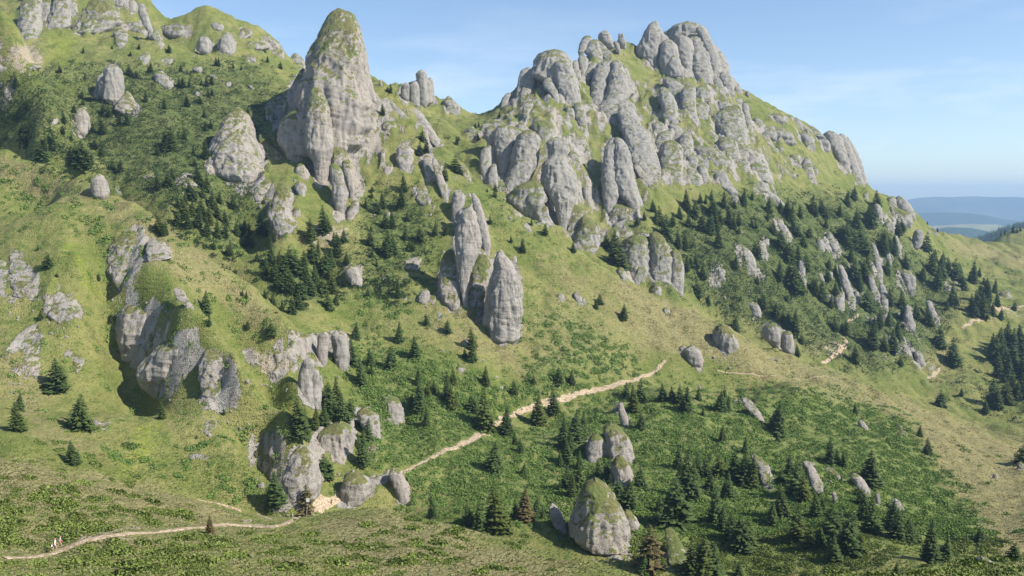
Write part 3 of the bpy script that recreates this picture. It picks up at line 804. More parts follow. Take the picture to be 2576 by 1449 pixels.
O 832,832,858 860,835,876 900,842,880 938,850,876
O 835,800,830 880,798,826 922,803,822
rock_outcrop|-|.35|.1|.6|-
O 828,718,748 860,733,763 905,745,772
O 840,752,785 890,756,782
rock_tower|pair of narrow rocks in the dark bottom of the ravine|.3|-.05|.6|-
O 902,763,792 950,750,787 1000,754,792 1022,770,787
O 928,780,802 980,773,809 1032,780,806
rock_slab|-|.9|.1|.2|-
G 270,700,820 300,700,842 350,718,792
rock_slab|-|.9|.1|.2|-
G 268,1535,1642 330,1508,1622 383,1508,1560
rock_slab|-|.9|.1|.2|-
G 505,1550,1600 550,1428,1592 583,1448,1530
rock_outcrop|pale oval rock plates side by side, left of the ravine mouth|.6|.0|.45|-
G 335,1945,2000 420,1898,2012 520,1888,2012 632,1888,1972
G 325,2068,2102 420,2038,2127 520,2020,2132 582,2068,2117
G 540,2020,2052 600,1978,2072 672,1988,2052
rock_outcrop|tall knobbly crag beside the path at the mouth of the ravine|.35|.08|.65|-
G 468,2210,2330 560,2190,2372 650,2150,2402 750,2108,2432 850,2080,2402 930,2073,2332 995,2073,2200
G 600,2060,2130 680,2028,2132 752,2038,2102
rock_outcrop|smooth pale half dome above the knobbly crag at the ravine mouth|.35|.06|.65|-
G 283,2500,2640 320,2430,2670 380,2370,2682 480,2345,2692 560,2388,2682 608,2440,2622
boulder|-|.4|.0|.6|-
G 738,1952,1992 802,1958,2002
rock_outcrop|rough block beside the path, its foot hidden by the near hill crest|.3|.1|.6|-
H 655,40,130 740,5,215 820,-12,232 890,-12,180 940,-12,60
rock_tower|leaning pale fin rock next to a brown spruce, below the start of the long trail|.35|.0|.55|-
H 638,360,420 700,358,472 780,398,517 860,428,522 918,440,520
H 688,200,332 745,210,332
rock_outcrop|pale crag with a small block perched on its top, above the trail's lower end|.45|.03|.55|-
H 85,330,385 120,325,440 200,330,482 280,330,492 325,400,510
H 180,130,200 240,108,282 330,170,292 452,240,297
H 155,235,272 190,240,282
boulder|-|.4|.0|.6|-
H 258,45,92 325,40,104
rock_slab|-|.8|.05|.3|-
H 448,218,262 572,213,248
rock_outcrop|grass capped grey rock dome among spruces, directly above the large grass crowned cone|.35|.12|.65|-
H 298,1990,2060 340,1970,2120 400,1988,2162 480,1985,2196 560,1990,2206 612,2095,2202
H 370,1880,1975 480,1842,1975 600,1850,1955
H 535,2075,2120 620,2028,2182 700,2038,2212 782,2040,2152
boulder|-|.5|.05|.5|-
H 628,1958,2012 682,1968,2022
rock_tower|thin rock finger standing in dark scrub right of the trail|.3|-.05|.6|-
H 138,2088,2117 200,2088,2142 270,2098,2167 328,2118,2162
rock_outcrop|large grass crowned rock cone near the bottom, pale bare front|.35|.13|.75|-
H 712,1865,1960 780,1825,2015 850,1790,2075 950,1760,2130 1050,1712,2172 1120,1708,2182 1200,1800,2180 1280,1990,2182 1342,2085,2182
H 950,2110,2182 1050,2140,2252 1130,2165,2232
rock_outcrop|narrow pale rock leaning left beside the large grass crowned cone|.4|-.05|.55|-
H 898,1563,1612 980,1568,1662 1070,1598,1694 1158,1658,1707
rock_slab|low pale rock back cut by the bottom edge right of the rusty spruce|.6|.15|.45|-
H 1080,2440,2500 1180,2440,2562 1300,2450,2622 1450,2500,2682
boulder|-|.6|.0|.5|-
H 8,1178,1222 52,1198,1224
rock_slab|-|.7|-.05|.5|-
I 95,438,490 160,448,542 230,528,592 312,602,630
boulder|-|.6|.05|.5|-
I 100,368,402 162,388,422
boulder|-|.6|.1|.5|-
I 0,58,142 33,88,152
rock_outcrop|-|.5|.0|.5|-
I 528,498,562 600,540,642 700,578,670 793,608,674
rock_outcrop|-|.5|-.02|.5|-
I 578,898,952 660,928,1012 760,958,1057 863,1033,1070
rock_slab|-|.8|.0|.5|-
I 628,1058,1132 690,1118,1182 733,1158,1197
rock_outcrop|-|.5|-.02|.5|-
I 672,1253,1322 740,1288,1382 810,1328,1412 883,1388,1422
boulder|-|.3|-.05|.5|-
I 813,1118,1152 860,1128,1167 908,1148,1168
boulder|-|.3|-.05|.5|-
I 818,1448,1482 870,1453,1490 913,1473,1490
rock_outcrop|-|.5|-.02|.5|-
I 862,1568,1622 930,1588,1662 1013,1648,1692
boulder|-|.4|-.05|.6|-
I 268,1318,1352 310,1323,1387 348,1363,1400
rock_slab|-|.7|.0|.5|-
I 308,1618,1642 360,1638,1667 413,1663,1682
boulder|-|.3|.0|.5|-
I 678,2338,2372 718,2343,2374
boulder|dark topped pale boulder lying behind the near hill crest at bottom right|.3|.0|.6|-
I 1308,2225,2282 1340,2220,2332 1370,2250,2392
boulder|-|.4|.0|.5|-
I 588,2518,2562 653,2528,2602
"""
rseed = 0; entries = []; cur = None
for line in ROCKS.strip().splitlines():
    if '|' in line:
        k = line.split('|'); cur = (k[0], None if k[1] == '-' else k[1], float(k[2]), float(k[3]), float(k[4]), None if k[5] == '-' else float(k[5]), []); entries.append(cur)
    else:
        tk = line.split(); ou, ov, sc_ = TILES[tk[0]]
        cur[6].append([(ov + float(a) * sc_, ou + float(b) * sc_, ou + float(c_) * sc_) for a, b, c_ in (q.split(',') for q in tk[1:])])
# ---------------------------------------------------------------- ground
# control points of the land: photo column, row and distance ahead; the land between is interpolated
CP = """
0,1600,60 700,1600,60 1400,1600,60 2100,1600,55 2576,1600,50
0,1449,100 400,1449,105 800,1449,112 1200,1449,122 1500,1449,132 2450,1449,82
0,1380,117 140,1385,118 300,1350,122 450,1325,135 640,1330,160 800,1340,150 1000,1360,145 1200,1390,140 1350,1420,138
0,1150,152 100,1165,156 200,1192,158 320,1215,163 430,1243,168 560,1278,178 640,1305,184 720,1322,186 775,1303,188 850,1290,186 950,1284,182 1050,1300,178 1180,1335,168 1350,1385,155 1500,1425,146 1620,1460,140
2280,1440,96 2400,1416,98 2500,1416,98 2576,1418,98 2700,1420,98
0,1250,200 300,1300,205 560,1340,225 700,1350,235 900,1330,240 1100,1390,225 1350,1440,210 1600,1520,200 2000,1520,205 2350,1480,190 2600,1470,180
700,1296,238 790,1290,245 860,1262,270 930,1260,275
50,1120,225 200,1160,232 400,1210,238 600,1250,242 660,1200,255
0,1000,265 150,1000,272 300,1050,262 450,1080,260 600,1130,258 690,1150,268
0,850,292 100,800,305 210,820,302 230,700,328 275,775,324 300,850,317 325,940,309 385,1020,294 500,1000,275 560,1040,270 640,1000,282
0,700,325 0,600,350 100,620,340 150,560,352 200,600,345 280,740,322
0,385,415 60,405,408 120,437,400 190,462,390 260,482,380 330,505,372 390,548,362 430,580,356 500,627,350 560,668,346 640,722,340 700,780,334 745,850,325
400,640,335 470,740,318 440,790,300 476,768,306 535,827,293 600,898,283 645,977,275 689,1061,268 707,1102,265 700,1150,264 430,870,294 470,950,286 540,960,282
560,800,324 640,850,322 625,890,318 660,945,312 695,1005,305 720,1050,297 735,1100,287
350,700,322 320,600,345 300,520,366
60,500,395 120,470,398
0,300,470 60,350,465 100,410,450 180,430,455 250,440,460 330,460,455 400,520,435 440,570,420 520,620,415 600,670,405 660,740,385 700,800,365 760,850,345 740,900,320 730,960,305 725,1100,290 700,1200,262
760,800,372 840,770,395 800,700,420 700,650,430 650,580,450
0,200,540 100,200,560 200,250,550 300,250,560 300,330,510 200,380,490 420,300,525 450,400,480 520,500,450 500,330,530 600,280,570 600,220,620 480,220,600
0,80,640 60,60,670 200,80,660 400,120,650 330,180,600 100,-80,760 350,-60,760 0,-60,740
300,60,690 375,70,700 400,95,705 430,62,735 480,66,745 540,58,755 570,58,757 600,66,760 630,70,760 660,78,760 695,108,756 715,145,745 745,168,735 770,190,720
560,130,690 680,180,660 700,250,600 690,330,540 650,400,500 690,470,470 680,560,445 720,600,425
730,330,540 800,180,600 850,150,600 930,190,585 965,205,580 1000,240,578 1050,275,572
740,620,430 820,560,455 880,560,460 860,620,440 900,660,430 950,500,490 1000,400,520 960,300,545
1060,330,545 1115,375,540 1150,400,536 1190,450,530 1240,480,525 1290,525,518 1350,570,510 1410,605,502 1480,650,495 1560,705,485 1640,745,478 1700,770,474 1780,800,468 1850,835,462 1900,865,460 1960,890,462 2030,912,466 2100,930,474 2160,950,476 2250,985,470 2350,1030,456 2430,1068,440 2500,1095,425 2576,1125,410 2700,1170,390
1000,560,470 1050,480,495 1100,560,475 1130,500,490 1200,560,475 1300,640,460 1150,640,450 1000,650,440 950,720,415 1040,740,412 1150,780,405
1260,870,392 1350,800,415 1350,900,392 1450,780,430 1550,850,420 1600,900,418 1680,905,424 1750,850,440 1760,930,425 1850,890,432 1100,850,385 1000,850,380 900,850,378 860,800,390
880,900,360 900,960,345 820,1000,325 800,1050,312 860,1060,318 900,1120,305 980,1190,287 880,1200,284 800,1200,276 780,1250,262 830,1265,268 960,1230,280 1030,1255,278
1100,1140,305 1200,1100,325 1250,1065,340 1300,1040,352 1400,1010,366 1500,990,378 1600,950,398 1500,930,392 1400,930,382 1250,950,365 1100,960,352 1000,1000,340 1000,1080,325
1100,1220,285 1250,1180,300 1350,1120,320 1500,1080,335 1450,1200,295 1300,1280,262 1150,1290,255 1400,1340,240 1500,1380,228 1650,1400,225 1600,1250,268 1600,1100,325
1700,1000,370 1800,1050,350 1900,1050,355 1960,1100,340 1800,1200,290 1900,1300,255 1750,1350,240 1800,1430,222 2000,1430,218 2000,1350,238 2100,1250,262 2200,1350,235 2350,1420,212 2250,1440,205
2000,980,405 2100,1020,395 2200,1080,370 2300,1100,365 2300,1200,315 2100,1130,320 2450,1200,320 2450,1300,270 2576,1250,295 2576,1400,225
1850,945,425 2000,948,438 2100,946,448
1800,780,600 1900,860,570 1980,905,545 2100,960,540 2250,1030,520 2400,1080,495 2576,1130,470
1050,290,760 1100,300,780 1150,290,800 1190,300,810 1230,290,800 1280,265,790 1130,262,830 1000,225,800 1080,240,830
1150,340,700 1200,400,640 1200,470,610 1130,330,700 1240,520,590 1300,560,580 1400,600,575 1480,640,570 1560,690,560
1260,300,745 1300,240,800 1350,210,830 1400,190,850 1450,150,890 1520,120,930 1580,115,945 1600,120,945 1700,130,960 1800,170,960 1850,225,950 1900,250,945
1930,270,940 2000,300,930 2050,325,925 2080,350,920 2150,430,905 2190,470,900 2230,495,900 2290,530,900 2330,570,905 2360,585,910
1650,200,880 1750,230,860 1850,270,860 1550,200,850 1480,240,800 1470,320,740 1400,230,790 1350,300,720 1350,400,660 1300,350,680 1250,320,715 1250,420,640 1300,480,620 1350,540,600
1480,420,690 1480,520,650 1430,400,670 1510,570,630 1560,560,630 1600,520,650 1640,580,620 1700,480,680 1660,400,730 1640,300,790 1700,300,790 1750,340,770 1800,400,730 1900,380,780 1900,300,850 1880,450,720 1980,380,820 2050,430,810 2100,470,800
1500,620,600 1570,640,590 1600,720,575 1700,720,580 1750,640,620 1750,560,660 1850,560,670 1850,680,620 1850,760,610 1950,480,730 1950,580,680 1950,680,640 2050,560,740 2050,680,670 2150,520,820 2150,620,730 2150,760,670 2250,580,800 2250,680,740 2330,650,820 2330,760,740 2400,660,860
1800,810,600 1900,800,610 1950,830,600 2000,850,600 2050,905,585 2100,870,610 2140,820,630 2160,790,640 2200,870,620 2250,930,610 2330,950,615 2380,880,660 2400,820,700 2450,760,740 2430,700,830
2576,1050,560 2480,1010,590 2450,950,620 2576,960,640 2500,850,690 2576,800,740 2576,720,840 2500,700,860
2420,597,960 2500,597,1200 2540,588,1230 2576,580,1250 2700,560,1250 2500,612,970 2576,628,975 2650,640,980 2450,640,920 2550,670,900
"""
BACK = """
0,385,415,50,35 120,437,400,45,30 260,482,380,40,28 390,548,362,35,25 500,627,350,32,20 640,722,340,25,14
600,75,760,120,70 480,66,745,120,70 690,110,755,120,80 760,185,730,120,70 375,70,700,60,20
950,205,582,70,45 1050,275,572,70,45 1150,400,536,60,35 1290,525,518,45,28 1480,650,495,45,28 1640,745,478,45,25 1780,800,468,45,22 1960,890,462,45,18 2250,985,470,45,18 2500,1095,425,45,18
1190,300,810,120,60 1350,200,860,100,70 1550,115,945,120,80 1800,170,970,120,90 1930,270,940,120,80 2080,350,920,120,80 2190,470,900,120,70 2300,540,900,140,60
2400,600,960,200,70 2540,588,1230,200,80 2650,570,1250,200,80 1080,240,830,100,60
"""
cps, cpt = [], []
def addcp(u, v, d, dy=0, dz=0):
    p = at(u, v, d); x, y, z = p[0] * (d + dy) / d, d + dy, p[2] - dz
    cps.append((x / y, math.log(y))); cpt.append(z / y)
for tok in CP.split(): addcp(*map(float, tok.split(',')))
for tok in BACK.split(): addcp(*map(float, tok.split(',')))
for sx in (-1.3, -0.9, 0, 0.9, 1.3):
    for (y, z) in ((1300, -60 if sx > 0.3 else 60), (2200, -250), (4000, -500)):
        cps.append((sx, math.log(y))); cpt.append(z / y)
for sx in (-1.3, -0.85, 0.85, 1.3):
    for (y, z) in ((150, -50), (300, -60), (600, -40)):
        cps.append((sx, math.log(y))); cpt.append((z + (60 if sx < 0 and y > 400 else 0)) / y)
for sx in (-1.3, -0.6, 0, 0.6, 1.3):
    for (y, z) in ((3.0, -2.2), (10, -6.5), (30, -17.5)):
        cps.append((sx, math.log(y))); cpt.append(z / y)
cps = np.array(cps); cpt = np.array(cpt)
RC = 0.022
def _phi(a, b):
    r2 = ((a[:, None, :] - b[None, :, :]) ** 2).sum(2)
    return np.sqrt(r2 + RC * RC)
n = len(cps)
A = np.zeros((n + 3, n + 3)); A[:n, :n] = _phi(cps, cps) - 1e-4 * np.eye(n)
A[:n, n] = 1; A[:n, n + 1:] = cps; A[n:, :n] = A[:n, n:].T
W = np.linalg.solve(A, np.concatenate([cpt, [0, 0, 0]]))
def base_T(s, q):
    out = np.empty(len(s)); P = np.stack([s, q], 1)
    for i in range(0, len(s), 20000):
        b = P[i:i + 20000]
        out[i:i + 20000] = _phi(b, cps) @ W[:n] + W[n] + b @ W[n + 1:]
    return out
def height(x, y):
    yy = np.maximum(y, 1.0)
    z = base_T(x / yy, np.log(yy)) * yy
    k = np.clip(yy / 400, 0.0, 1.6)
    p = np.stack([x, y, z * 0], 1)
    z = z + k * (2.8 * fbm(p / 42.0, 3) + 1.5 * (0.35 - np.abs(fbm(p / 24.0 + 9, 2))) + 1.0 * fbm(p / 9.0 + 5, 3, 0.55)) * np.clip((yy - 40) / 80, 0, 1)
    return z

NU, NQ = 900, 900
su = np.concatenate([np.linspace(-1.25, -0.62, 60)[:-1], np.linspace(-0.62, 0.62, NU), np.linspace(0.62, 1.25, 60)[1:]])
# rows of the ground sheet, closer together where the land is looked at
yq = np.concatenate([np.exp(np.linspace(math.log(2.5), math.log(85), 60))[:-1], np.exp(np.linspace(math.log(85), math.log(1100), NQ)), np.exp(np.linspace(math.log(1100), math.log(4000), 40))[1:]])
S, Y = np.meshgrid(su, yq)
X = S * Y
Z = height(X.ravel(), Y.ravel()).reshape(X.shape)
gv = np.stack([X.ravel(), Y.ravel(), Z.ravel()], 1)
nr, nc = X.shape
idx = np.arange(nr * nc).reshape(nr, nc)
gf = np.stack([idx[:-1, :-1].ravel(), idx[:-1, 1:].ravel(), idx[1:, 1:].ravel(), idx[1:, :-1].ravel()], 1)

# zones of vegetation, laid out as areas on a coarse map of the photo and then carried onto the land itself
ZW, ZH = 644, 363
def zone(polys, blur=5):
    yy, xx = np.mgrid[0:ZH, 0:ZW]; px = xx * 4.0 + 2; py = yy * 4.0 + 2
    m = np.zeros((ZH, ZW))
    for w, poly in polys:
        pts = [tuple(map(float, q.split(','))) for q in poly.split()]
        m = np.maximum(m, inpoly(px, py, pts) * w)
    for _ in range(2):
        for ax in (0, 1):
            k = np.ones(2 * blur + 1) / (2 * blur + 1)
            m = np.apply_along_axis(lambda r: np.convolve(np.pad(r, blur, 'edge'), k, 'valid'), ax, m)
    return m
def samp(m, u, v):
    x = np.clip(u / 4.0 - 0.5, 0, ZW - 1.001); y = np.clip(v / 4.0 - 0.5, 0, ZH - 1.001)
    i = x.astype(int); j = y.astype(int); fx = x - i; fy = y - j
    return (m[j, i] * (1 - fx) * (1 - fy) + m[j, i + 1] * fx * (1 - fy) + m[j + 1, i] * (1 - fx) * fy + m[j + 1, i + 1] * fx * fy)
Z_SCRUB = zone([
 (0.75, "870,840 1060,860 1180,930 1290,960 1600,900 1640,930 1400,1000 1290,1030 1230,1100 1000,1180 900,1190 880,1000"),
 (0.74, "1010,1205 1290,1065 1350,1050 1660,950 1730,975 1950,990 1990,1100 2100,1200 2250,1400 2150,1449 1750,1449 1600,1420 1480,1350 1180,1320 1030,1270"),
 (0.55, "1500,1310 1700,1400 1750,1449 2300,1449 2100,1200 1800,1200"),
 (0.8, "1900,950 2100,970 2300,1050 2330,1130 2450,1250 2540,1400 2400,1430 2200,1330 2050,1130 1960,1040"),
 (0.74, "0,200 200,120 420,120 600,130 750,190 690,400 640,560 520,640 420,560 300,480 100,420 0,370"),
 (0.85, "200,260 620,230 640,300 540,420 480,520 300,440"),
 (0.84, "1520,620 1700,540 1850,470 2150,470 2300,600 2420,700 2380,900 2150,960 2050,900 1850,830 1700,740"),
 (0.42, "0,1190 300,1240 560,1300 720,1340 1000,1290 1200,1350 1100,1449 0,1449"),
 (0.75, "1310,660 1370,680 1390,760 1340,750"), (0.7, "1370,800 1470,770 1500,860 1390,840"),
 (0.7, "1290,970 1640,900 1500,870 1330,900"),
 (0.72, "870,480 1040,450 1130,560 1120,680 1010,800 900,800 880,640"),
 (0.72, "1230,480 1330,560 1500,690 1440,690 1280,600 1180,560 1150,450"),
 (0.6, "2100,900 2576,1080 2576,900 2400,920 2250,1000"), (0.4, "2350,610 2576,650 2576,820 2400,760"),
 (0.7, "480,460 640,480 640,620 700,660 860,640 860,780 700,790 620,660 540,640 430,560"),
 (0.45, "0,560 130,560 300,660 420,700 420,600 200,480 0,420"), (0.35, "420,600 640,750 740,880 640,860 480,740"), (0.5, "1130,860 1640,880 1500,780 1330,760"), (0.6, "80,1100 230,1130 420,1190 300,1200 100,1150"), (0.5, "400,1130 650,1210 640,1290 450,1190"),
 (0.5, "1060,340 1180,300 1190,400 1110,360"), (0.35, "1240,300 1480,600 1180,480")], 9)
Z_DARK = zone([(1, "0,0 750,140 700,420 620,640 860,640 870,800 760,850 600,700 420,590 300,490 0,400"), (0.8, "860,440 1130,450 1180,650 1000,800 870,700"),
 (1, "1480,600 1900,420 2150,440 2450,620 2450,900 2150,960 1800,830"), (0.7, "2400,600 2576,600 2576,1100 2300,980"), (1, "1000,200 1300,250 1500,700 1100,400")], 8)
Z_DRY = zone([
 (0.45, "0,1170 200,1195 420,1245 720,1325 950,1290 1200,1345 1600,1449 1100,1449 0,1449"),
 (0.85, "1540,690 1700,765 1880,860 2100,940 2300,1010 2576,1110 2576,1240 2400,1150 2300,1060 2100,1000 1900,935 1780,900 1650,880 1600,800"),
 (0.45, "1300,600 1560,700 1700,900 1300,960 1200,900 1000,830 900,860 1050,760 1330,790 1400,760"),
 (0.85, "2300,1080 2576,1200 2576,1440 2420,1300"),
 (0.62, "0,390 130,440 330,500 430,570 640,720 745,850 640,830 480,740 380,640 300,560 200,520 0,480"),
 (1.0, "0,1160 140,1175 420,1245 600,1290 520,1320 300,1290 150,1290 0,1250"),
 (0.95, "820,1310 1060,1330 1200,1370 1430,1430 1500,1449 900,1449 850,1380"),
 (0.7, "1330,1060 1380,1080 1440,1230 1490,1320 1430,1330 1370,1200"), (0.5, "0,800 200,1100 330,1180 100,1120 0,1000"),
 (0.85, "2350,590 2576,640 2576,680 2420,640"), (0.6, "2280,900 2380,840 2420,880 2360,980"),
 (0.4, "760,560 900,560 860,640 800,640"), (0.9, "1700,760 1900,860 1880,890 1690,830"), (0.6, "2000,860 2080,840 2150,860 2050,900")], 4)
Z_BRIGHT = zone([
 (0.9, "130,590 200,620 240,680 290,760 260,770 200,700"), (0.8, "330,1070 400,1060 390,1160 330,1210 250,1220 330,1130"),
 (0.9, "115,80 200,80 200,110 170,180 110,170"), (0.8, "400,90 490,190 540,170 440,110"), (0.8, "570,160 730,240 690,250 600,200"),
 (0.7, "100,200 210,180 240,250 150,260"), (0.8, "700,930 760,900 740,1050 700,1040"), (0.7, "1225,1390 1300,1390 1300,1410"),
 (0.6, "620,640 660,660 660,760 640,720"), (0.7, "2240,1270 2330,1350 2300,1400 2230,1300"), (0.6, "1200,940 1260,940 1270,1040 1200,1020"),
 (0.6, "1870,360 1900,360 1900,420 1880,410"), (0.6, "2020,680 2060,700 2060,740 2030,740"), (0.5, "560,830 700,1000 690,1050 600,930"),
 (0.8, "640,1290 720,1310 690,1320 610,1300"), (0.5, "1800,880 1900,940 1880,960"), (0.5, "1440,570 1520,600 1500,640")], 3)
Z_EARTH = zone([(0.62, "1690,860 1760,870 1740,890"), (0.7, "0,120 50,90 120,130 100,180 0,180"), (0.66, "760,560 900,560 870,620 790,640"),
 (0.7, "500,1250 640,1280 760,1310 680,1330 560,1290"), (0.6, "100,1340 200,1320 560,1320 480,1350 200,1370"), (0.6, "960,1150 1080,1110 1180,1060 1110,1110 1000,1170"),
 (0.66, "600,870 700,880 750,900 740,960 650,950"), (0.5, "1300,340 1480,400 1500,560 1250,520"), (0.62, "1360,1080 1400,1110 1460,1230 1420,1240"),
 (0.6, "2080,840 2140,840 2120,900 2060,910"), (0.6, "2440,790 2576,760 2576,800 2450,810"), (0.55, "260,620 320,560 330,640")], 3)
stone = []
for kind, label, lean, grass, ratio, dfix, lobes in entries:
    for l in lobes:
        g_ = 3.0 if kind == 'boulder' else 6.0
        l = sorted(l); wt = {'boulder': 0.5, 'rock_slab': 0.6}.get(kind, 0.66)
        stone.append((wt, ' '.join('%g,%g' % (r[1] - g_, r[0]) for r in l) + ' ' + ' '.join('%g,%g' % (r[2] + g_, r[0]) for r in l[::-1])))
Z_STONE = zone(stone + [(0.46, "1210,310 1300,240 1400,150 1600,200 1700,200 1850,240 2000,420 1960,500 1800,440 1650,480 1620,560 1500,640 1420,590 1240,480"),
 (0.45, "690,240 770,180 930,200 1000,320 930,420 900,560 840,560 800,440 720,400 670,300"), (0.36, "2060,600 2200,640 2340,900 2300,930 2180,800"),
 (0.36, "1000,230 1120,380 1180,460 1100,470 980,340")], 1)
pu, pv = proj(gv[:, 0], gv[:, 1], gv[:, 2])
wob = np.stack([gv[:, 0], gv[:, 1], gv[:, 2]], 1) / 14.0
wu = pu + 26 * fbm(wob, 3) * np.clip(300 / gv[:, 1], 0.5, 2); wv = pv + 22 * fbm(wob + 31, 3) * np.clip(300 / gv[:, 1], 0.5, 2)
st_ = samp(Z_STONE, pu, pv); st_[(gv[:, 1] > 1090) | (gv[:, 1] < 150)] = 0
wx = gv[:, 0] + 7 * fbm(gv / 30.0 + 3, 2); k_ = np.clip(gv[:, 1] / 500, 0.5, 1.6)
rib = 0.45 - np.abs(perlin(np.stack([wx / 11.0, gv[:, 1] / 60.0, wx * 0], 1))) * 1.6 + 0.35 * fbm(gv / 5.0, 2)
gv[:, 2] += np.clip(st_ * 1.6 - 0.2, 0, 1) * rib * 4.2 * k_
ground_me = mesh_from('ground', gv, gf, M['ground'])
scrub_v = samp(Z_SCRUB, wu, wv)
add_attr(ground_me, 'dry', samp(Z_DRY, wu, wv)); add_attr(ground_me, 'bright', samp(Z_BRIGHT, wu, wv))
add_attr(ground_me, 'scrub', scrub_v); add_attr(ground_me, 'earth', samp(Z_EARTH, wu, wv))
add_attr(ground_me, 'dark', samp(Z_DARK, wu, wv))
add_attr(ground_me, 'stone', samp(Z_STONE, wu * 0.3 + pu * 0.7, wv * 0.3 + pv * 0.7))
ground = tag(link('ground', ground_me), kind='structure')
_tri = np.concatenate([gf[:, [0, 1, 2]], gf[:, [0, 2, 3]]])
bvh = BVHTree.FromPolygons([tuple(p) for p in gv.tolist()], gf.tolist(), all_triangles=False)
def hit(u, v, tries=40):
    """ground point seen at a photo position; goes down the photo until it meets land"""
    for k in range(tries):
        x, y, z = ray(u, v + 4 * k)
        loc, nn, i, dist = bvh.ray_cast(Vector((0, 0, 0)), Vector((x, y, z)).normalized())
        if loc is not None and loc.y < 3900: return loc, nn
    return Vector(at(u, v, 900)), Vector((0, 0, 1))
def drop(x, y):
    loc, nn, i, dist = bvh.ray_cast(Vector((x, y, 2000)), Vector((0, 0, -1)))
    return (loc, nn) if loc is not None else (Vector((x, y, 0)), Vector((0, 0, 1)))
# ---------------------------------------------------------------- rocks
# each rock is lofted from level outlines: row, left edge, right edge, read in one of these map windows (origin, scale)
def depth_at(u, v, dmax):
    x, y, z = ray(u, v)
    loc, nn, i, dist = bvh.ray_cast(Vector((0, 0, 0)), Vector((x, y, z)).normalized())
    return min(loc.y, dmax) if loc is not None else dmax
def loft(rows, lean, ratio, dfix, seed, back=0.0):
    rows = sorted(rows)
    v0, v1 = rows[0][0], rows[-1][0]
    rv = np.array([r[0] for r in rows]); rl = np.array([r[1] for r in rows]); rr = np.array([r[2] for r in rows])
    cb = 0.5 * (rl[-1] + rr[-1]); wmax = (rr - rl).max()
    if dfix: db = dfix
    else:
        dl = [hit(rl[-1] + (rr[-1] - rl[-1]) * q, v1)[0].y for q in (0.2, 0.5, 0.8)]; db = sorted(dl)[1]
    if db > 560 and 0.4 <= lean and not dfix and v1 - v0 > 25 and back == 0.0:      # ribs run on into one another
        rr[-1] += 0; v1 = v1 + 0.10 * (v1 - v0); rv = rv.copy(); rv[-1] = v1
    # enough rings for about one per rendered pixel
    nv = int(max(10, min(170, (v1 - v0) / 2.2)))
    vv = np.linspace(v0, v1, nv)
    L = np.interp(vv, rv, rl); Rr = np.interp(vv, rv, rr)
    k = max(1, nv // (3 * len(rows)) // 2)
    if k > 0:
        ker = np.ones(2 * k + 1) / (2 * k + 1)
        L = np.convolve(np.pad(L, k, 'edge'), ker, 'valid'); Rr = np.convolve(np.pad(Rr, k, 'edge'), ker, 'valid')
    w = (Rr - L) * (0.93 if seed <= 12 else 1.2 if db > 560 and lean >= 0.4 else 1.08 if db > 560 else 1.06 if wmax < 45 else 1.03); c = (Rr + L) / 2
    cap = max(1e-3, min(0.55 * (rr[0] - rl[0]), 0.3 * (v1 - v0)))
    t = np.clip((vv - v0) / cap, 0, 1); w = w * np.sqrt(np.clip(1 - (1 - t) ** 2, 0.0004, 1))
    if rr[-1] - rl[-1] > 0:
        cap2 = min(0.3 * (rr[-1] - rl[-1]), 0.12 * (v1 - v0)) + 1e-3
        t2 = np.clip((v1 - vv) / cap2, 0, 1); w = w * (0.72 + 0.28 * np.sqrt(1 - (1 - t2) ** 2))
    s = db / FPX
    hgt = (v1 - vv) * s
    ry = np.maximum(w * s * ratio, 0.18 * wmax * s * ratio)
    front = db + lean * hgt                       # nearest surface of each level
    fit = min(0.9, max(0.0, (lean - 0.32) / 0.5))  # slabs lie on the slope, towers stand off it
    if fit > 0 and not dfix:
        sm = np.linspace(0, nv - 1, 9).astype(int)
        dg = np.array([depth_at(c[i], vv[i], db + 1.5 * hgt[i] + 2) for i in sm])
        dg = np.maximum(dg, db + 0.1 * hgt[sm])
        dg = np.interp(np.arange(nv), sm, dg) - 0.22 * wmax * s * ratio * np.sin(np.linspace(0.35, math.pi - 0.25, nv))
        front = front * (1 - fit) + dg * fit
    front = front + back * wmax * s
    yc = front + wmax * s * ratio * 0.75          # axis
    yc = np.maximum(yc, front + ry * 0.9)
    nth = int(max(18, min(150, wmax * 1.35)))
    th = np.linspace(0, 2 * math.pi, nth, endpoint=False)
    ct, st = np.cos(th), np.sin(th)
    e = 0.78
    ex = np.sign(ct) * np.abs(ct) ** e; ey = np.sign(st) * np.abs(st) ** e
    x0 = np.array([ray(c[i], vv[i])[0] / ray(c[i], vv[i])[1] for i in range(nv)]) * yc
    z0 = np.array([ray(c[i], vv[i])[2] / ray(c[i], vv[i])[1] for i in range(nv)]) * yc
    hw = w / FPX * yc / 2
    V = np.empty((nv, nth, 3))
    V[:, :, 0] = x0[:, None] + hw[:, None] * ex[None]
    V[:, :, 1] = yc[:, None] + ry[:, None] * np.minimum(1.0, 1) * ey[None] * 0.9
    V[:, :, 2] = z0[:, None]
    # carry the foot into the ground
    wm = wmax * s
    ext = np.array([0.3, 0.8, 1.6]) * max(2.0, 0.12 * wm)
    foot = np.repeat(V[-1:], 3, 0); foot[:, :, 2] -= ext[:, None]
    cen = np.array([x0[-1], yc[-1], 0])
    for q in range(3): foot[q, :, :2] = cen[:2] + (foot[q, :, :2] - cen[:2]) * (0.97 - 0.06 * q)
    V = np.concatenate([V, foot]); nv2 = nv + 3
    # relief: upright flutes, level beds, lumps and pits
    P = V.reshape(-1, 3)
    N = np.stack([np.broadcast_to(ex[None] * 1.0, (nv2, nth)), np.broadcast_to(ey[None] * 0.9, (nv2, nth)), np.zeros((nv2, nth))], 2).reshape(-1, 3)
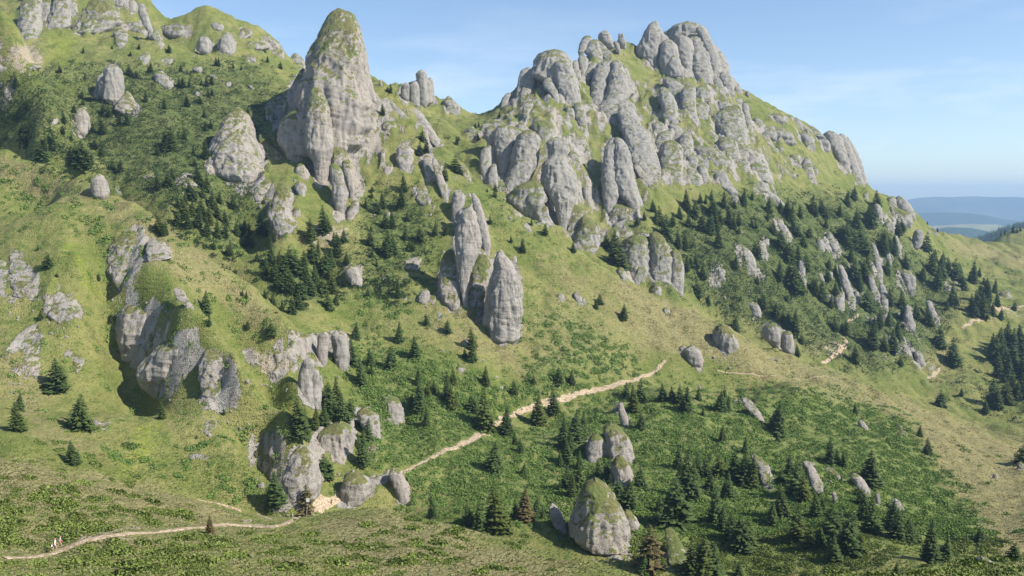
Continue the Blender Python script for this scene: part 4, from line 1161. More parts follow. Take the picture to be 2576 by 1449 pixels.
    fade = np.clip((hw / (wmax * s / 2 + 1e-6)), 0.1, 1); fade = np.concatenate([fade, np.ones(3) * fade[-1]]); fade = np.repeat(fade, nth)
    off = np.array([seed * 3.7, seed * 1.9, seed * 5.3])
    sx_, sz_ = 0.22 * wm + 1.2, 1.8 * wm + 8
    fl = fbm(np.stack([P[:, 0] / sx_, P[:, 1] / sx_, P[:, 2] / sz_], 1) + off, 2, 0.5)
    fl = 0.16 - np.abs(fl) ** 0.8 * 1.1
    sx2 = 0.075 * wm + 0.8
    f2 = -np.abs(fbm(np.stack([P[:, 0] / sx2, P[:, 1] / sx2, P[:, 2] / (sx2 * 7)], 1) + off * 3, 2, 0.5))
    lump = fbm(P / (0.38 * wm + 2.0) + off * 2, 2, 0.5)
    bed = fbm(np.stack([P[:, 0] / 16, P[:, 1] / 16, (P[:, 2] + 0.18 * P[:, 0]) / 2.3], 1) + off, 3, 0.6)
    ledge = np.clip(perlin(np.stack([P[:, 0] / 30, P[:, 1] / 30, P[:, 2] / (0.22 * wm + 5)], 1) + off) * 3, -1, 1)
    fine = fbm(P / 1.7 + off, 3, 0.6)
    d = (0.085 * wm * fl + 0.032 * wm * lump + 0.042 * wm * f2 + 0.012 * wm * ledge) * fade + np.clip(0.018 * wm, 0.06, 0.35) * bed * fade + np.clip(0.014 * wm, 0.06, 0.22) * fine
    P = P + N * d[:, None]
    P[:, 2] += 0.03 * wm * lump * fade
    V = P.reshape(nv2, nth, 3)
    top = V[0].mean(0) + np.array([0, 0, 0.02 * wm]); bot = V[-1].mean(0)
    verts = np.concatenate([V.reshape(-1, 3), [top, bot]])
    i = np.arange(nv2 - 1)[:, None] * nth; j = np.arange(nth)[None]; j2 = (j + 1) % nth
    q = np.stack([(i + j), (i + nth + j), (i + nth + j2), (i + j2)], -1).reshape(-1, 4)
    jt = np.arange(nth); nt = len(verts)
    ft = np.stack([np.full(nth, nt - 2), jt, (jt + 1) % nth], 1); b0 = (nv2 - 1) * nth
    fb = np.stack([np.full(nth, nt - 1), b0 + (jt + 1) % nth, b0 + jt], 1)
    hn = np.concatenate([np.repeat(np.clip(1 - (np.arange(nv2) / nv), 0, 1), nth), [1, 0]])
    return verts, [q, np.concatenate([ft, fb])], hn, (c[nv // 2], (v0 + v1) / 2, v1, v1 - v0, wmax, db)

THINGS = []       # (object, u, v of the middle, height px, width px, distance, kind) for the labels
PARTNAME = {'rock_pinnacle': 'rock_column', 'cliff': 'buttress', 'rock_tower': 'rock_column', 'rock_outcrop': 'rock_lobe', 'rock_slab': 'rock_rib', 'boulder': 'rock_lobe'}
for kind, label, lean, grass, ratio, dfix, lobes in entries:
    built = []
    for rows in lobes:
        rseed += 1
        built.append(loft(rows, lean, ratio, dfix, rseed))
    if len(lobes) > 1:                      # the body of rock that the ribs and columns stand out from
        allv = np.arange(min(r[0] for l in lobes for r in l), max(r[0] for l in lobes for r in l), 4.0); run = []; best = []
        for v_ in allv:
            iv = []
            for l in lobes:
                l = sorted(l)
                if l[0][0] <= v_ <= l[-1][0]:
                    iv.append((np.interp(v_, [r[0] for r in l], [r[1] for r in l]), np.interp(v_, [r[0] for r in l], [r[2] for r in l])))
            iv.sort(); grp = None; wide = None
            for a_, b_ in iv:
                if grp and a_ - grp[1] < 13: grp = [grp[0], max(grp[1], b_), grp[2] + 1]
                else: grp = [a_, b_, 1]
                if grp[2] > 1 and (wide is None or grp[1] - grp[0] > wide[1] - wide[0]): wide = grp
            if wide: run.append((v_, wide[0] + 0.09 * (wide[1] - wide[0]), wide[1] - 0.09 * (wide[1] - wide[0])))
            else: run = []
            if len(run) > len(best): best = list(run)
        if len(best) > 6:
            rseed += 1
            a_ = np.array(best); kk = 5; ker = np.ones(kk) / kk
            for cc in (1, 2): a_[:, cc] = np.convolve(np.pad(a_[:, cc], kk // 2, 'edge'), ker, 'valid')
            built.append(loft([tuple(r) for r in a_[::3]], lean, min(ratio, 0.42), dfix, rseed, 0.20))
    info = built[0][3]; base = Vector(at((built[0][3][0]), info[2], info[5]))
    mat = M['rock_near'] if info[5] < 540 else M['rock_far']
    def mk(nm, b, parent, origin):
        v = b[0] - np.array(origin)
        me = mesh_from(nm, v, b[1], mat)
        gr = grass + (0.34 * np.clip((b[2] - 0.45) / 0.4, 0, 1) if grass >= 0.12 else 0.10 * np.clip((b[2] - 0.75) / 0.2, 0, 1) if grass > 0 else 0)
        add_attr(me, 'grass', np.full(len(v), grass) + (gr - grass))
        return link(nm, me, parent)
    if len(built) == 1:
        root = mk(kind, built[0], None, base); root.location = base
    else:
        root = link(kind, None, None, base)
        for bi, b in enumerate(built): mk('rock_body' if bi >= len(lobes) else PARTNAME[kind], b, root, base)
    us = [b[3][0] for b in built]; top = min(b[3][2] - b[3][3] for b in built); bo = max(b[3][2] for b in built)
    tag(root, label, kind='thing', cat={'rock_pinnacle': 'rock pinnacle', 'rock_tower': 'rock tower', 'rock_outcrop': 'rock outcrop', 'rock_slab': 'rock slab'}.get(kind, kind))
    THINGS.append([root, sum(us) / len(us), (top + bo) / 2, bo - top, max(b[3][4] for b in built), info[5], kind])
# ---------------------------------------------------------------- spruces
def quads_to_mesh(name, Q, mats, mi, tip, extra=None):
    """Q: (n,4,3) quads"""
    n = len(Q); v = Q.reshape(-1, 3); f = np.arange(n * 4).reshape(n, 4)
    me = mesh_from(name, v, f, mats[0], smooth=False)
    add_attr(me, 'tip', np.repeat(tip, 4) if tip.ndim == 1 else tip.ravel())
    return me
def crown_quads(rs, h=1.0, wid=0.20, whorls=20, ragged=0.25, bottom=0.03):
    Q = []; T = []
    for i in range(whorls):
        t = (i + rs.uniform(-0.3, 0.3)) / whorls; t = min(max(t, 0), 0.97)
        z = h * (bottom + (1 - bottom) * t)
        rad = wid * h * (1 - t) ** 0.80 * (0.80 + 0.2 * min(1, t * 8)) + 0.008 * h
        nb = int(7 + 6 * (1 - t))
        a0 = rs.uniform(0, 6.28)
        for b in range(nb):
            a = a0 + 6.283 * b / nb + rs.uniform(-0.25, 0.25)
            r = rad * (1 + rs.uniform(-ragged, ragged)); ww = r * rs.uniform(0.20, 0.32) + 0.006 * h
            droop = r * rs.uniform(0.12, 0.42)
            d = np.array([math.cos(a), math.sin(a), 0]); sd_ = np.array([-d[1], d[0], 0])
            zz = z + rs.uniform(-0.4, 0.4) * h / whorls
            p0 = np.array([0, 0, zz + 0.012 * h]); p1 = d * r * 0.55 + [0, 0, zz + 0.01 * h - droop * 0.35]; p2 = d * r + [0, 0, zz - droop + 0.25 * ww]
            tilt = np.array([0, 0, -0.55 * ww])
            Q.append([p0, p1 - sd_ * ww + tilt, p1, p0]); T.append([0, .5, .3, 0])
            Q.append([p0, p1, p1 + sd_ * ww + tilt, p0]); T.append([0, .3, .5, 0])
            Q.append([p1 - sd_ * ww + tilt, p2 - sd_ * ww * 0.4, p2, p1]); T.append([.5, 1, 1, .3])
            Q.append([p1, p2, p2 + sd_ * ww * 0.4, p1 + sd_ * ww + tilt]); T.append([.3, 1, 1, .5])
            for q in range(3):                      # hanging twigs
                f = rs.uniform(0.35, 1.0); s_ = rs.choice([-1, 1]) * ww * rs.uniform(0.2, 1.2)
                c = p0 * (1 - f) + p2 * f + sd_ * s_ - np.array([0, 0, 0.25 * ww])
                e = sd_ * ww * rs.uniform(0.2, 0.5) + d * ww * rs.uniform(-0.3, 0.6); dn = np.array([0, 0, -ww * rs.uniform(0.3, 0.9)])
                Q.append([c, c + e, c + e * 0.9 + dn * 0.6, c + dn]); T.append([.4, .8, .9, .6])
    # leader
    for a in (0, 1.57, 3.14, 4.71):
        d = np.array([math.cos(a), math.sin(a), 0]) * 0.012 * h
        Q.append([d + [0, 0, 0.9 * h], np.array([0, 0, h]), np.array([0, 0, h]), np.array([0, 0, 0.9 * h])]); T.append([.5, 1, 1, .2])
    return np.array(Q, float), np.array(T, float)
def trunk_mesh(name, r=0.016, h=0.93):
    n = 7; V = []; F = []
    lv = [(-0.06, 1.25), (0.0, 1.1), (0.3, 0.8), (0.65, 0.5), (h, 0.12)]
    for z, k in lv:
        for j in range(n): V.append((math.cos(6.283 * j / n) * r * k, math.sin(6.283 * j / n) * r * k, z))
    for i in range(len(lv) - 1):
        for j in range(n): F.append((i * n + j, i * n + (j + 1) % n, (i + 1) * n + (j + 1) % n, (i + 1) * n + j))
    return mesh_from(name, np.array(V), np.array(F), M['bark'])
rs = np.random.RandomState(11)
CROWNS = []; CQ = []
for k in range(8):
    q, t = crown_quads(rs, 1.0, [0.25, 0.21, 0.30, 0.23, 0.33, 0.20, 0.27, 0.22][k], [22, 24, 19, 21, 17, 23, 20, 22][k], [0.2, 0.25, 0.3, 0.22, 0.35, 0.3, 0.2, 0.3][k])
    if k in (2, 4, 6):                       # thinner crowns with missing boughs
        az = np.arctan2(q[:, :, 1].mean(1), q[:, :, 0].mean(1)); kp = (rs.uniform(size=len(q)) > 0.22) & ~((np.abs(az - k + 3) < 0.5) & (q[:, :, 2].mean(1) < 0.5) & (rs.uniform(size=len(q)) < 0.7)); q = q[kp]; t = t[kp]
    # a slight bend and uneven sides so that no two kinds share an outline
    q[:, :, 0] += 0.02 * np.sin(q[:, :, 2] * 5 + k); q[:, :, 1] += 0.02 * np.cos(q[:, :, 2] * 4 + k)
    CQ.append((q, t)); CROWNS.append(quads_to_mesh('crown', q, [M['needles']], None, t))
CROWN_BROWN = []
for k in (0, 4):
    q, t = CQ[k]; me = quads_to_mesh('crown', q, [M['needles_brown']], None, t); CROWN_BROWN.append(me)
TRUNK = trunk_mesh('trunk')

# window, column, foot row, height (window pixels); b marks a rusty brown one
TREES = """
A 630,400,48 845,370,25 1050,370,42 1275,395,48 985,420,32 450,545,48 975,570,75 1030,590,50 1140,540,62 1120,545,50 1365,540,55 1650,500,75 1630,495,55 1820,530,48 1760,515,42 2020,470,52 2115,520,62 1380,660,85 1350,655,70 1430,660,65 1560,650,65 1600,640,60 1520,645,55 120,660,85 205,830,95 640,600,45 620,740,48 625,790,52 780,860,85 820,880,70 1100,770,85 1240,825,75 1410,805,80 1510,780,52 1570,730,65 1600,720,50 900,940,85 960,940,120 700,1000,95 770,1010,115 475,1010,65 130,920,75 95,910,60 55,1050,52 200,1060,125 230,1050,90 160,1020,75 540,1060,42 400,1120,140 340,1130,90 310,1210,140 620,1270,195 570,1230,160 690,1240,95 660,1265,120 720,1120,85 765,1180,105 200,1120,62 850,1270,62 910,1300,85 1190,1170,95 1280,1140,150 1250,1110,115 1310,1120,90 1395,1050,75 1540,890,65 1550,980,60 1590,970,50 1550,1190,118 1460,1160,52 1470,1250,65 1870,860,42 1925,990,52 1190,1430,110 1270,1400,85 1300,1350,75 1490,1390,140 1430,1448,85 1560,1448,120 560,850,75 480,930,60
D 1340,120,120 1400,90,110 1460,60,110 1530,40,100 1380,200,130 1450,180,140 1520,160,130 1600,120,110 1660,80,80 1340,250,110 1420,270,120 1500,260,130 1580,240,130 1640,200,120 1700,250,130 1560,330,110 1640,340,120 1700,340,110 1760,120,90 1200,300,120 1230,330,100 1250,320,90 1820,320,115 1850,300,90 1880,320,90 1790,330,90 1970,320,125 2010,340,70 2340,360,165 2440,300,165 2470,280,120 1615,430,52 1740,480,95 1710,470,70 1870,410,95 1900,420,80 1940,520,65 2040,420,75 2050,540,130 2110,560,140 2180,540,120 2010,620,110 2080,660,140 2150,650,160 2230,600,150 2290,560,140 2350,520,140 2400,480,120 2200,760,170 2270,800,150 2330,760,160 2140,740,140 2380,680,150 2450,620,150 2500,560,130 2540,480,140 2430,760,140 2500,760,150 2000,800,70 2060,850,90 2130,900,100 2200,920,140 2260,880,120 2480,880,130 2540,850,120 2300,660,140 2520,400,90 360,570,105 370,540,60 310,960,85 1555,910,150 1580,1010,95 2045,1080,95 1870,1030,52 285,440,42 745,660,52 840,980,60 870,970,70 430,640,40 1860,800,65 1830,780,45 420,1490,250 400,1510,80
G 130,350,180 150,200,120 620,350,250 590,280,150 545,600,190 1220,260,140 1690,230,62 2440,710,175 2480,700,110 2250,390,300 2300,410,190 2380,330,180 2450,300,160 2520,280,150 2480,190,200 2540,150,180 2080,900,230 2040,960,150 1485,410,32 1560,470,35 2310,960,180b 1585,1130,120b
B 370,700,62 350,690,40 310,870,92 870,1090,62 885,1060,42 610,1060,65 640,1150,95 590,1170,85 860,1300,105 780,1360,108 935,1300,52 470,1448,120 230,1448,45 1160,1448,65 1100,1448,32 1035,960,45 1010,965,35 1030,1060,52 1190,890,42
E 265,160,115 230,40,52 310,120,105 185,120,72 450,110,115 500,215,85 380,270,105 330,270,95 350,250,60 710,320,115 790,320,92 590,370,105 225,300,62 215,400,95 480,360,85 510,440,95 540,440,60 350,470,155 390,460,135 320,460,100 230,490,72 20,380,85 40,540,95 265,560,52 1120,240,62 1435,250,52 1280,380,62 1370,450,105 1540,320,72 1155,40,52 1750,450,85 1950,840,72 1920,880,62 2130,960,112 640,1000,92 800,1060,105 110,1110,125 440,1130,125 550,1240,145 80,1310,185 215,1310,135 370,1320,155 140,1448,160 230,1380,120 980,1180,135 990,1270,150 930,1250,82 1090,1448,145 840,1448,135 800,1448,95 580,1448,105 1640,1448,125 1740,1448,85 1450,1448,65 2350,150,85 2285,210,62 2230,250,62 2400,250,155 2370,240,100 2450,350,155 2500,250,105 2540,420,125 2060,440,165 2000,420,95 2080,570,205 2040,520,125 2550,200,85 430,790,105 400,740,60 200,780,65 1000,520,50
F 20,130,115 90,190,125 40,260,105 130,80,62 170,90,72 215,60,85 225,160,115 145,290,115 205,310,125 250,290,135 275,240,95 270,410,125 345,240,135 385,280,105 420,250,92 310,110,125 390,120,72 420,310,52 460,90,92 520,60,62 650,150,92 640,210,85 735,150,92 785,160,92 820,230,115 830,310,105 870,330,85 680,320,92 740,420,115 550,270,52 520,260,62 880,200,85 980,150,105 1000,180,92 950,340,72 910,410,92 800,520,135 860,520,125 780,470,80 930,590,115 730,660,155 800,690,165 830,740,205 870,760,175 850,680,110 400,570,105 100,570,125 60,560,80 150,650,115 110,790,145 30,590,92 10,430,105 1100,580,85 1150,620,92 1090,670,85 1010,780,135 1050,800,115 980,740,80 1150,780,85 1120,870,105 1185,180,85 1260,330,92 1240,100,115 1290,60,92 1040,150,115 1080,200,105 1080,270,70 1310,260,135 1210,380,125 1240,410,155 1290,430,145 1340,440,155 1180,340,85 1400,200,135 1440,180,115 1460,120,110 1420,260,115 1380,470,115 1390,590,115 1300,660,155 1330,740,165 1280,650,135 1370,640,125 1270,520,110 1520,460,145 1560,440,125 1590,470,145 1620,330,115 1650,300,90 1500,410,105 1540,620,125 1560,860,155 1680,580,125 1650,880,115 1440,900,92 1390,890,135 1480,1010,125 1430,1170,185 1520,1190,125 1575,1210,145 1550,1010,105 1655,960,115 1760,960,115 1850,1000,145 1620,1120,135 1640,1310,62 1840,440,115 1810,660,92 1880,620,155 1920,730,185 1950,650,195 1960,560,110 1900,520,90 2050,650,125 2080,620,105 2000,580,85 2030,850,155 2060,850,110 2190,680,145 2235,640,62 2110,740,125 1990,890,72 1745,180,42 1845,245,25 1920,290,35 1940,1160,185 2040,1310,175 1300,1280,155 1230,1070,115 1200,1060,60 1145,1040,82 610,870,92 700,940,115 840,1080,175 790,1020,110 860,1240,92 395,1050,105 785,820,42 755,980,72 2180,900,130 2220,880,160 2260,940,150 2300,920,140 2200,940,110 2340,940,110 2290,760,115 2350,760,125 2270,700,60 2300,830,150 2250,830,130 2370,860,110 2400,960,92 2500,890,62 2400,330,45 2430,320,42 2490,310,52 2520,310,42 2545,295,30 2540,1090,85 2400,1250,180 2350,1300,200 2440,1180,220 2480,1250,240 2530,1220,200 2420,1350,220 2490,1380,240 2550,1340,220 2380,1400,180 2570,1420,200 2450,1440,200 2340,1200,110 1900,1140,60 895,1140,62 560,690,72 570,500,105 540,470,82 195,850,72
H 580,200,205 650,90,115 600,150,155 640,320,140 540,180,110 830,170,175 800,120,135 860,160,110 1080,330,250 980,200,115 1010,220,80 1250,380,185 1490,300,260 1450,290,130 1600,220,175 1160,640,205 1380,690,115 1350,520,110 690,1000,145 700,1010,80 1050,1110,195 1170,1120,300 1120,1110,180 950,1060,150 990,1080,110 1220,1100,160 1320,1020,185 1390,1050,235b 1480,1000,155 1520,1020,82b 1680,480,205 1720,520,180 1770,430,225 1820,400,160 1700,600,165 1650,620,90 1740,850,210 1710,780,130 1650,800,85 1790,800,165 1800,640,155 2000,720,115 2030,760,90 1940,690,95 1980,810,82b 2090,840,115 2160,950,185 2200,960,110 2260,780,155 2200,220,185 2260,340,135 2150,90,85 2260,120,135 2420,130,105 2490,140,105 2550,150,125 1800,1150,165 2320,1400,350b 2280,1448,150 2400,960,125 2510,1060,310 2540,640,195 2560,700,110 170,600,270 200,430,150 130,500,110 10,290,240 60,250,135 1300,80,92 700,60,85 1310,460,80 2420,1370,80
I 30,200,155 120,120,85 150,240,65 280,200,115 340,200,115 310,210,80 720,390,215 700,340,120 715,440,72 300,430,105 470,520,95 460,760,190 400,700,165 530,780,180 500,700,120 270,700,155 345,860,185 310,850,90 240,1050,240 40,870,310 90,740,120 110,700,125 200,800,140 180,700,100 740,740,95 735,1000,205 680,1050,125 800,680,145 850,830,230 900,880,190 870,760,130 1000,1000,210 1050,960,100 1110,590,135 1210,620,125 1160,600,90 1400,780,205 1300,220,62 1130,1150,230 1180,1080,130 1140,1330,190 1250,1280,240 1280,1200,160 1340,1270,145 1200,1270,160 1360,1030,200 1340,920,120 1420,1110,190 1450,1130,110 1590,1100,180 1620,1180,170 1570,1060,110 1700,1200,200 1730,1180,110 870,1180,190 900,1160,120 960,1240,190 1030,1240,170 360,1180,210 430,1260,240 500,1240,200 310,1110,150 470,1160,140 1870,1340,240 1980,1350,200 1850,1280,90 2240,1190,115 2500,1340,125 1610,1448,85 2560,600,135 1940,170,105 2100,90,62 1840,530,110 1790,400,82 150,1448,260 240,1448,240 60,1440,200 420,1448,105 2280,220,95 2370,190,160 2330,160,170 2440,150,150 2520,130,160 2480,90,140 2560,90,160 310,100,60"""
trees = []
for line in TREES.strip().splitlines():
    ou, ov, sc_ = TILES[line[0]]
    for tok in line[2:].split():
        br = tok.endswith('b'); a_, b_, h_ = (float(q) for q in tok.rstrip('b').split(','))
        u, v, hp = ou + a_ * sc_, ov + b_ * sc_, h_ * sc_
        if v > 1449: v = min(v, 1455)
        loc, nn = hit(u, v)
        if line[0] in 'HI': hp *= 1.18 if line[0] == 'I' else 1.06
        trees.append([u, v, hp, loc, br, hp / FPX * loc.y * 1.10])
trees.sort(key=lambda q: -q[2])
N_IND = 300
TREES_TH = []
stuffV = []
for i, (u, v, hp, loc, br, hm) in enumerate(trees):
    k = rs.randint(8); hm *= rs.uniform(0.82, 1.22); rz = rs.uniform(0, 6.28); sx = rs.uniform(0.95, 1.5)
    hm = min(hm, 24.0)
    if i < N_IND:
        root = link('spruce_tree', None, None, (loc.x, loc.y, loc.z - 0.02 * hm))
        root.rotation_euler = (rs.uniform(-.04, .04), rs.uniform(-.04, .04), rz); root.scale = (hm * sx, hm * sx, hm)
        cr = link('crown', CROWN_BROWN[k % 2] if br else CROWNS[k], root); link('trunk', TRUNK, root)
        tag(root, None, 'spruce', None)
        TREES_TH.append([root, u, v - hp / 2, hp, hp * .4, loc.y, 'brown' if br else 'tree'])
    else:
        q, t = CQ[k]; c_, s_ = math.cos(rz), math.sin(rz)
        x = (q[:, :, 0] * c_ - q[:, :, 1] * s_) * hm * sx + loc.x; y = (q[:, :, 0] * s_ + q[:, :, 1] * c_) * hm * sx + loc.y
        stuffV.append((np.stack([x, y, q[:, :, 2] * hm + loc.z], 2), t))
if stuffV:
    Q = np.concatenate([a for a, b in stuffV]); T = np.concatenate([b for a, b in stuffV])
    tag(link('distant_spruces', quads_to_mesh('distant_spruces', Q, [M['needles']], None, T)), 'small far spruces dotted over the slopes between the larger ones', 'spruces', None, 'stuff')

# ---------------------------------------------------------------- juniper and scrub
def bush_quads(rs, n=90, flat=0.5):
    """a low cushion of upward sprays on a lumpy mound, radius 1"""
    Q = []; T = []
    lob = rs.uniform(-0.5, 0.5, (4, 2)); lr = rs.uniform(0.45, 0.75, 4)
    for i in range(n):
        l = rs.randint(4); a = rs.uniform(0, 6.28); r = lr[l] * math.sqrt(rs.uniform(0, 1))
        hz = flat * math.sqrt(max(0.02, 1 - (r / lr[l]) ** 2)) * (0.6 + 0.6 * lr[l])
        c = np.array([lob[l, 0] + r * math.cos(a), lob[l, 1] + r * math.sin(a), hz * rs.uniform(0.7, 1.0)])
        s_ = rs.uniform(0.12, 0.26)
        d = np.array([math.cos(a) * r, math.sin(a) * r, 0.5]) + rs.normal(0, 0.35, 3); d /= np.linalg.norm(d)
        e = np.cross(d, rs.normal(0, 1, 3)); e /= np.linalg.norm(e) + 1e-6; f = np.cross(d, e)
        tipv = c + d * s_ * 0.9
        Q.append([c - e * s_ - d * s_ * .3, c - f * s_ * 0.5, tipv, c + f * s_ * 0.5]); T.append([0, .4, 1, .4])
        Q.append([c + e * s_ - d * s_ * .3, c + f * s_ * 0.5, tipv, c - f * s_ * 0.5]); T.append([0, .4, 1, .4])
    return np.array(Q), np.array(T)
BQ = [bush_quads(rs, n, fl) for n, fl in ((130, .34), (120, .38), (130, .30), (80, .6), (120, .42))]
BUSH_ME = [quads_to_mesh('juniper_bush', q, [M['juniper_near' if i_ < 3 else 'juniper']], None, t) for i_, (q, t) in enumerate(BQ)]
TINY = [bush_quads(rs, 9, fl) for fl in (.5, .42, .55, .4)]
SMALL = [bush_quads(rs, 26, fl) for fl in (.5, .42, .55, .4, .6, .48)]
# scatter: more scrub where the map of the slopes says so
rs2 = np.random.RandomState(5)
PATHPX = [tuple(map(float, q.split(','))) for q in "0,1405 60,1403 110,1399 150,1386 190,1369 240,1355 300,1346 360,1342 420,1336 470,1330 520,1326 570,1318 620,1320 690,1326 720,1320 740,1307 490,1256 530,1262 570,1274 610,1286 650,1297 690,1310 770,1301 1000,1190 1050,1168 1100,1145 1150,1125 1190,1105 1215,1093 1240,1072 1262,1052 1290,1044 1320,1032 1360,1015 1400,1005 1450,992 1500,980 1560,965 1600,955 1640,938 1662,920 785,1279 825,1266 850,1252".split()]
_pp = np.array(PATHPX)
def near_path(u, v):
    m_ = 1e9
    for i_ in range(len(_pp) - 1):
        a_, b_ = _pp[i_], _pp[i_ + 1]; ab = b_ - a_; L2 = ab @ ab
        if L2 > 90 ** 2: continue
        t_ = min(1, max(0, ((u - a_[0]) * ab[0] + (v - a_[1]) * ab[1]) / L2))
        m_ = min(m_, math.hypot(u - a_[0] - t_ * ab[0], (v - a_[1] - t_ * ab[1])))
    return m_
NC = 110000
cu = rs2.uniform(-10, 2586, NC); cv = rs2.uniform(150, 1460, NC)
wn1 = fbm(np.stack([cu / 55, cv / 30, cu * 0], 1), 3) ; dens = samp(Z_SCRUB, cu + 20 * wn1, cv)
wn2 = fbm(np.stack([cu / 26 + 9, cv / 11, cu * 0], 1), 2)
keep = (dens * 1.0 + 0.45 * wn2 > rs2.uniform(0.36, 1.1, NC)) | (rs2.uniform(0, 1, NC) < 0.012)
cand = []
for u, v in zip(cu[keep], cv[keep]):
    x, y, z = ray(u, v)
    loc, nn, ii, dist = bvh.ray_cast(Vector((0, 0, 0)), Vector((x, y, z)).normalized())
    if loc is None or loc.y > 1050: continue
    if loc.y < 240 and rs2.uniform() < 0.45: continue
    if v > 890 and near_path(u, v) < (17 if v > 1230 else 8): continue
    r = rs2.uniform(0.7, 1.9) * (1.0 + max(0, loc.y - 200) / 700) * (0.95 if loc.y < 230 else 1)
    cand.append((r / loc.y, u, v, loc, nn, r))
cand.sort(key=lambda q: -q[0])
print('BUSHCOUNT', len(cand), 'trees', len(trees))
BUSH_TH = []; Vs = []; Ts = []; Vn = []; Tn = []; Vd = []; Td = []
NBUSH = 300
for i, (s_, u, v, loc, nn, r) in enumerate(cand):
    rz = rs2.uniform(0, 6.28)
    ax = nn.cross(Vector((1, 0, 0))).normalized(); Zv = (nn * 0.75 + Vector((0, 0, 0.25))).normalized(); Xv = ax.cross(Zv).normalized(); Yv = Zv.cross(Xv)
    Xr = Xv * math.cos(rz) + Yv * math.sin(rz); Yr = Yv * math.cos(rz) - Xv * math.sin(rz)
    Mx = Matrix((Xr, Yr, Zv)).transposed()
    if i < NBUSH:
        o = link('juniper_bush', BUSH_ME[i % 3 if loc.y < 240 else 3 + i % 2]); o.matrix_world = Matrix.Translation(loc - Zv * 0.1 * r) @ Mx.to_4x4() @ Matrix.Diagonal((r * 1.15, r * 1.15, r * 1.1, 1))
        tag(o, None, 'juniper bush')
        BUSH_TH.append([o, u, v, r / loc.y * FPX, r / loc.y * FPX * 2, loc.y, 'bush'])
    elif i < 60000:
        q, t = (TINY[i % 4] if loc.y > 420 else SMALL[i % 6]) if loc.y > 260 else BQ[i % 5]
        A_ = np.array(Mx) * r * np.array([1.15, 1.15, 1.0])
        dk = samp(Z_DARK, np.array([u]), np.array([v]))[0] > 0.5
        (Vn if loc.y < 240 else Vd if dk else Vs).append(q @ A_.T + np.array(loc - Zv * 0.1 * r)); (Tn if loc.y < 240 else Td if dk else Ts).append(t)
Q = np.concatenate(Vs); T = np.concatenate(Ts); print('scrub quads', len(Q))
# tussocks of grass on the nearest hillside and the dry ridge
tq = []
for k in range(5):
    Q_ = []; T_ = []
    for j in range(9):
        a = rs2.uniform(0, 6.28); r = rs2.uniform(0, .5); c0 = np.array([math.cos(a) * r, math.sin(a) * r, 0]); o = np.array([math.cos(a), math.sin(a), 0]) * rs2.uniform(.1, .5) + [0, 0, rs2.uniform(.5, 1.0)]
        s_ = np.cross(o, [0, 0, 1.0]); s_ = s_ / (np.linalg.norm(s_) + 1e-6) * rs2.uniform(.12, .25)
        Q_.append([c0 - s_, c0 + s_, c0 + o + s_ * .4, c0 + o - s_ * .4]); T_.append([0, 0, 1, 1])
    tq.append((np.array(Q_), np.array(T_)))
G = {'tuft_green': ([], []), 'tuft_straw': ([], [])}
for k in range(30000):
    u, v = rs2.uniform(-10, 2586), rs2.uniform(1140, 1460) if k % 3 else rs2.uniform(640, 1300)
    x, y, z = ray(u, v); loc, nn, ii, dist = bvh.ray_cast(Vector((0, 0, 0)), Vector((x, y, z)).normalized())
    if loc is None or loc.y > 520 or near_path(u, v) < 6: continue
    if k % 3 and loc.y > 260: continue
    nm = 'tuft_straw' if float(samp(Z_DRY, np.array([u]), np.array([v]))[0]) + rs2.uniform(-.35, .35) > 0.5 else 'tuft_green'
    q, t = tq[k % 5]; s_ = rs2.uniform(0.18, 0.42) * (1 + max(0, loc.y - 200) / 400); G[nm][0].append(q * np.array([s_ * 1.3, s_ * 1.3, s_ * 0.75]) + np.array(loc)); G[nm][1].append(t)
for nm, nice, lab in (('tuft_green', 'green_grass_tufts', 'green tussocks of mountain grass'), ('tuft_straw', 'dry_grass_tufts', 'straw coloured tussocks of dry grass')):
    tag(link(nice, quads_to_mesh(nice, np.concatenate(G[nm][0]), [M[nm]], None, np.concatenate(G[nm][1]))), lab, 'grass', None, 'stuff')
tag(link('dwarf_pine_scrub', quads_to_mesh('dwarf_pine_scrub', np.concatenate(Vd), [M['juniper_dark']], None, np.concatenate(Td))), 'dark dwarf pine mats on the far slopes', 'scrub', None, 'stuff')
tag(link('low_scrub', quads_to_mesh('low_scrub', np.concatenate(Vn), [M['juniper_near']], None, np.concatenate(Tn))), 'yellow green dwarf shrubs covering the nearest hillside', 'scrub', None, 'stuff')
tag(link('juniper_scrub', quads_to_mesh('juniper_scrub', Q, [M['juniper']], None, T)), 'low dark green juniper mats spreading over the slopes', 'scrub', None, 'stuff')
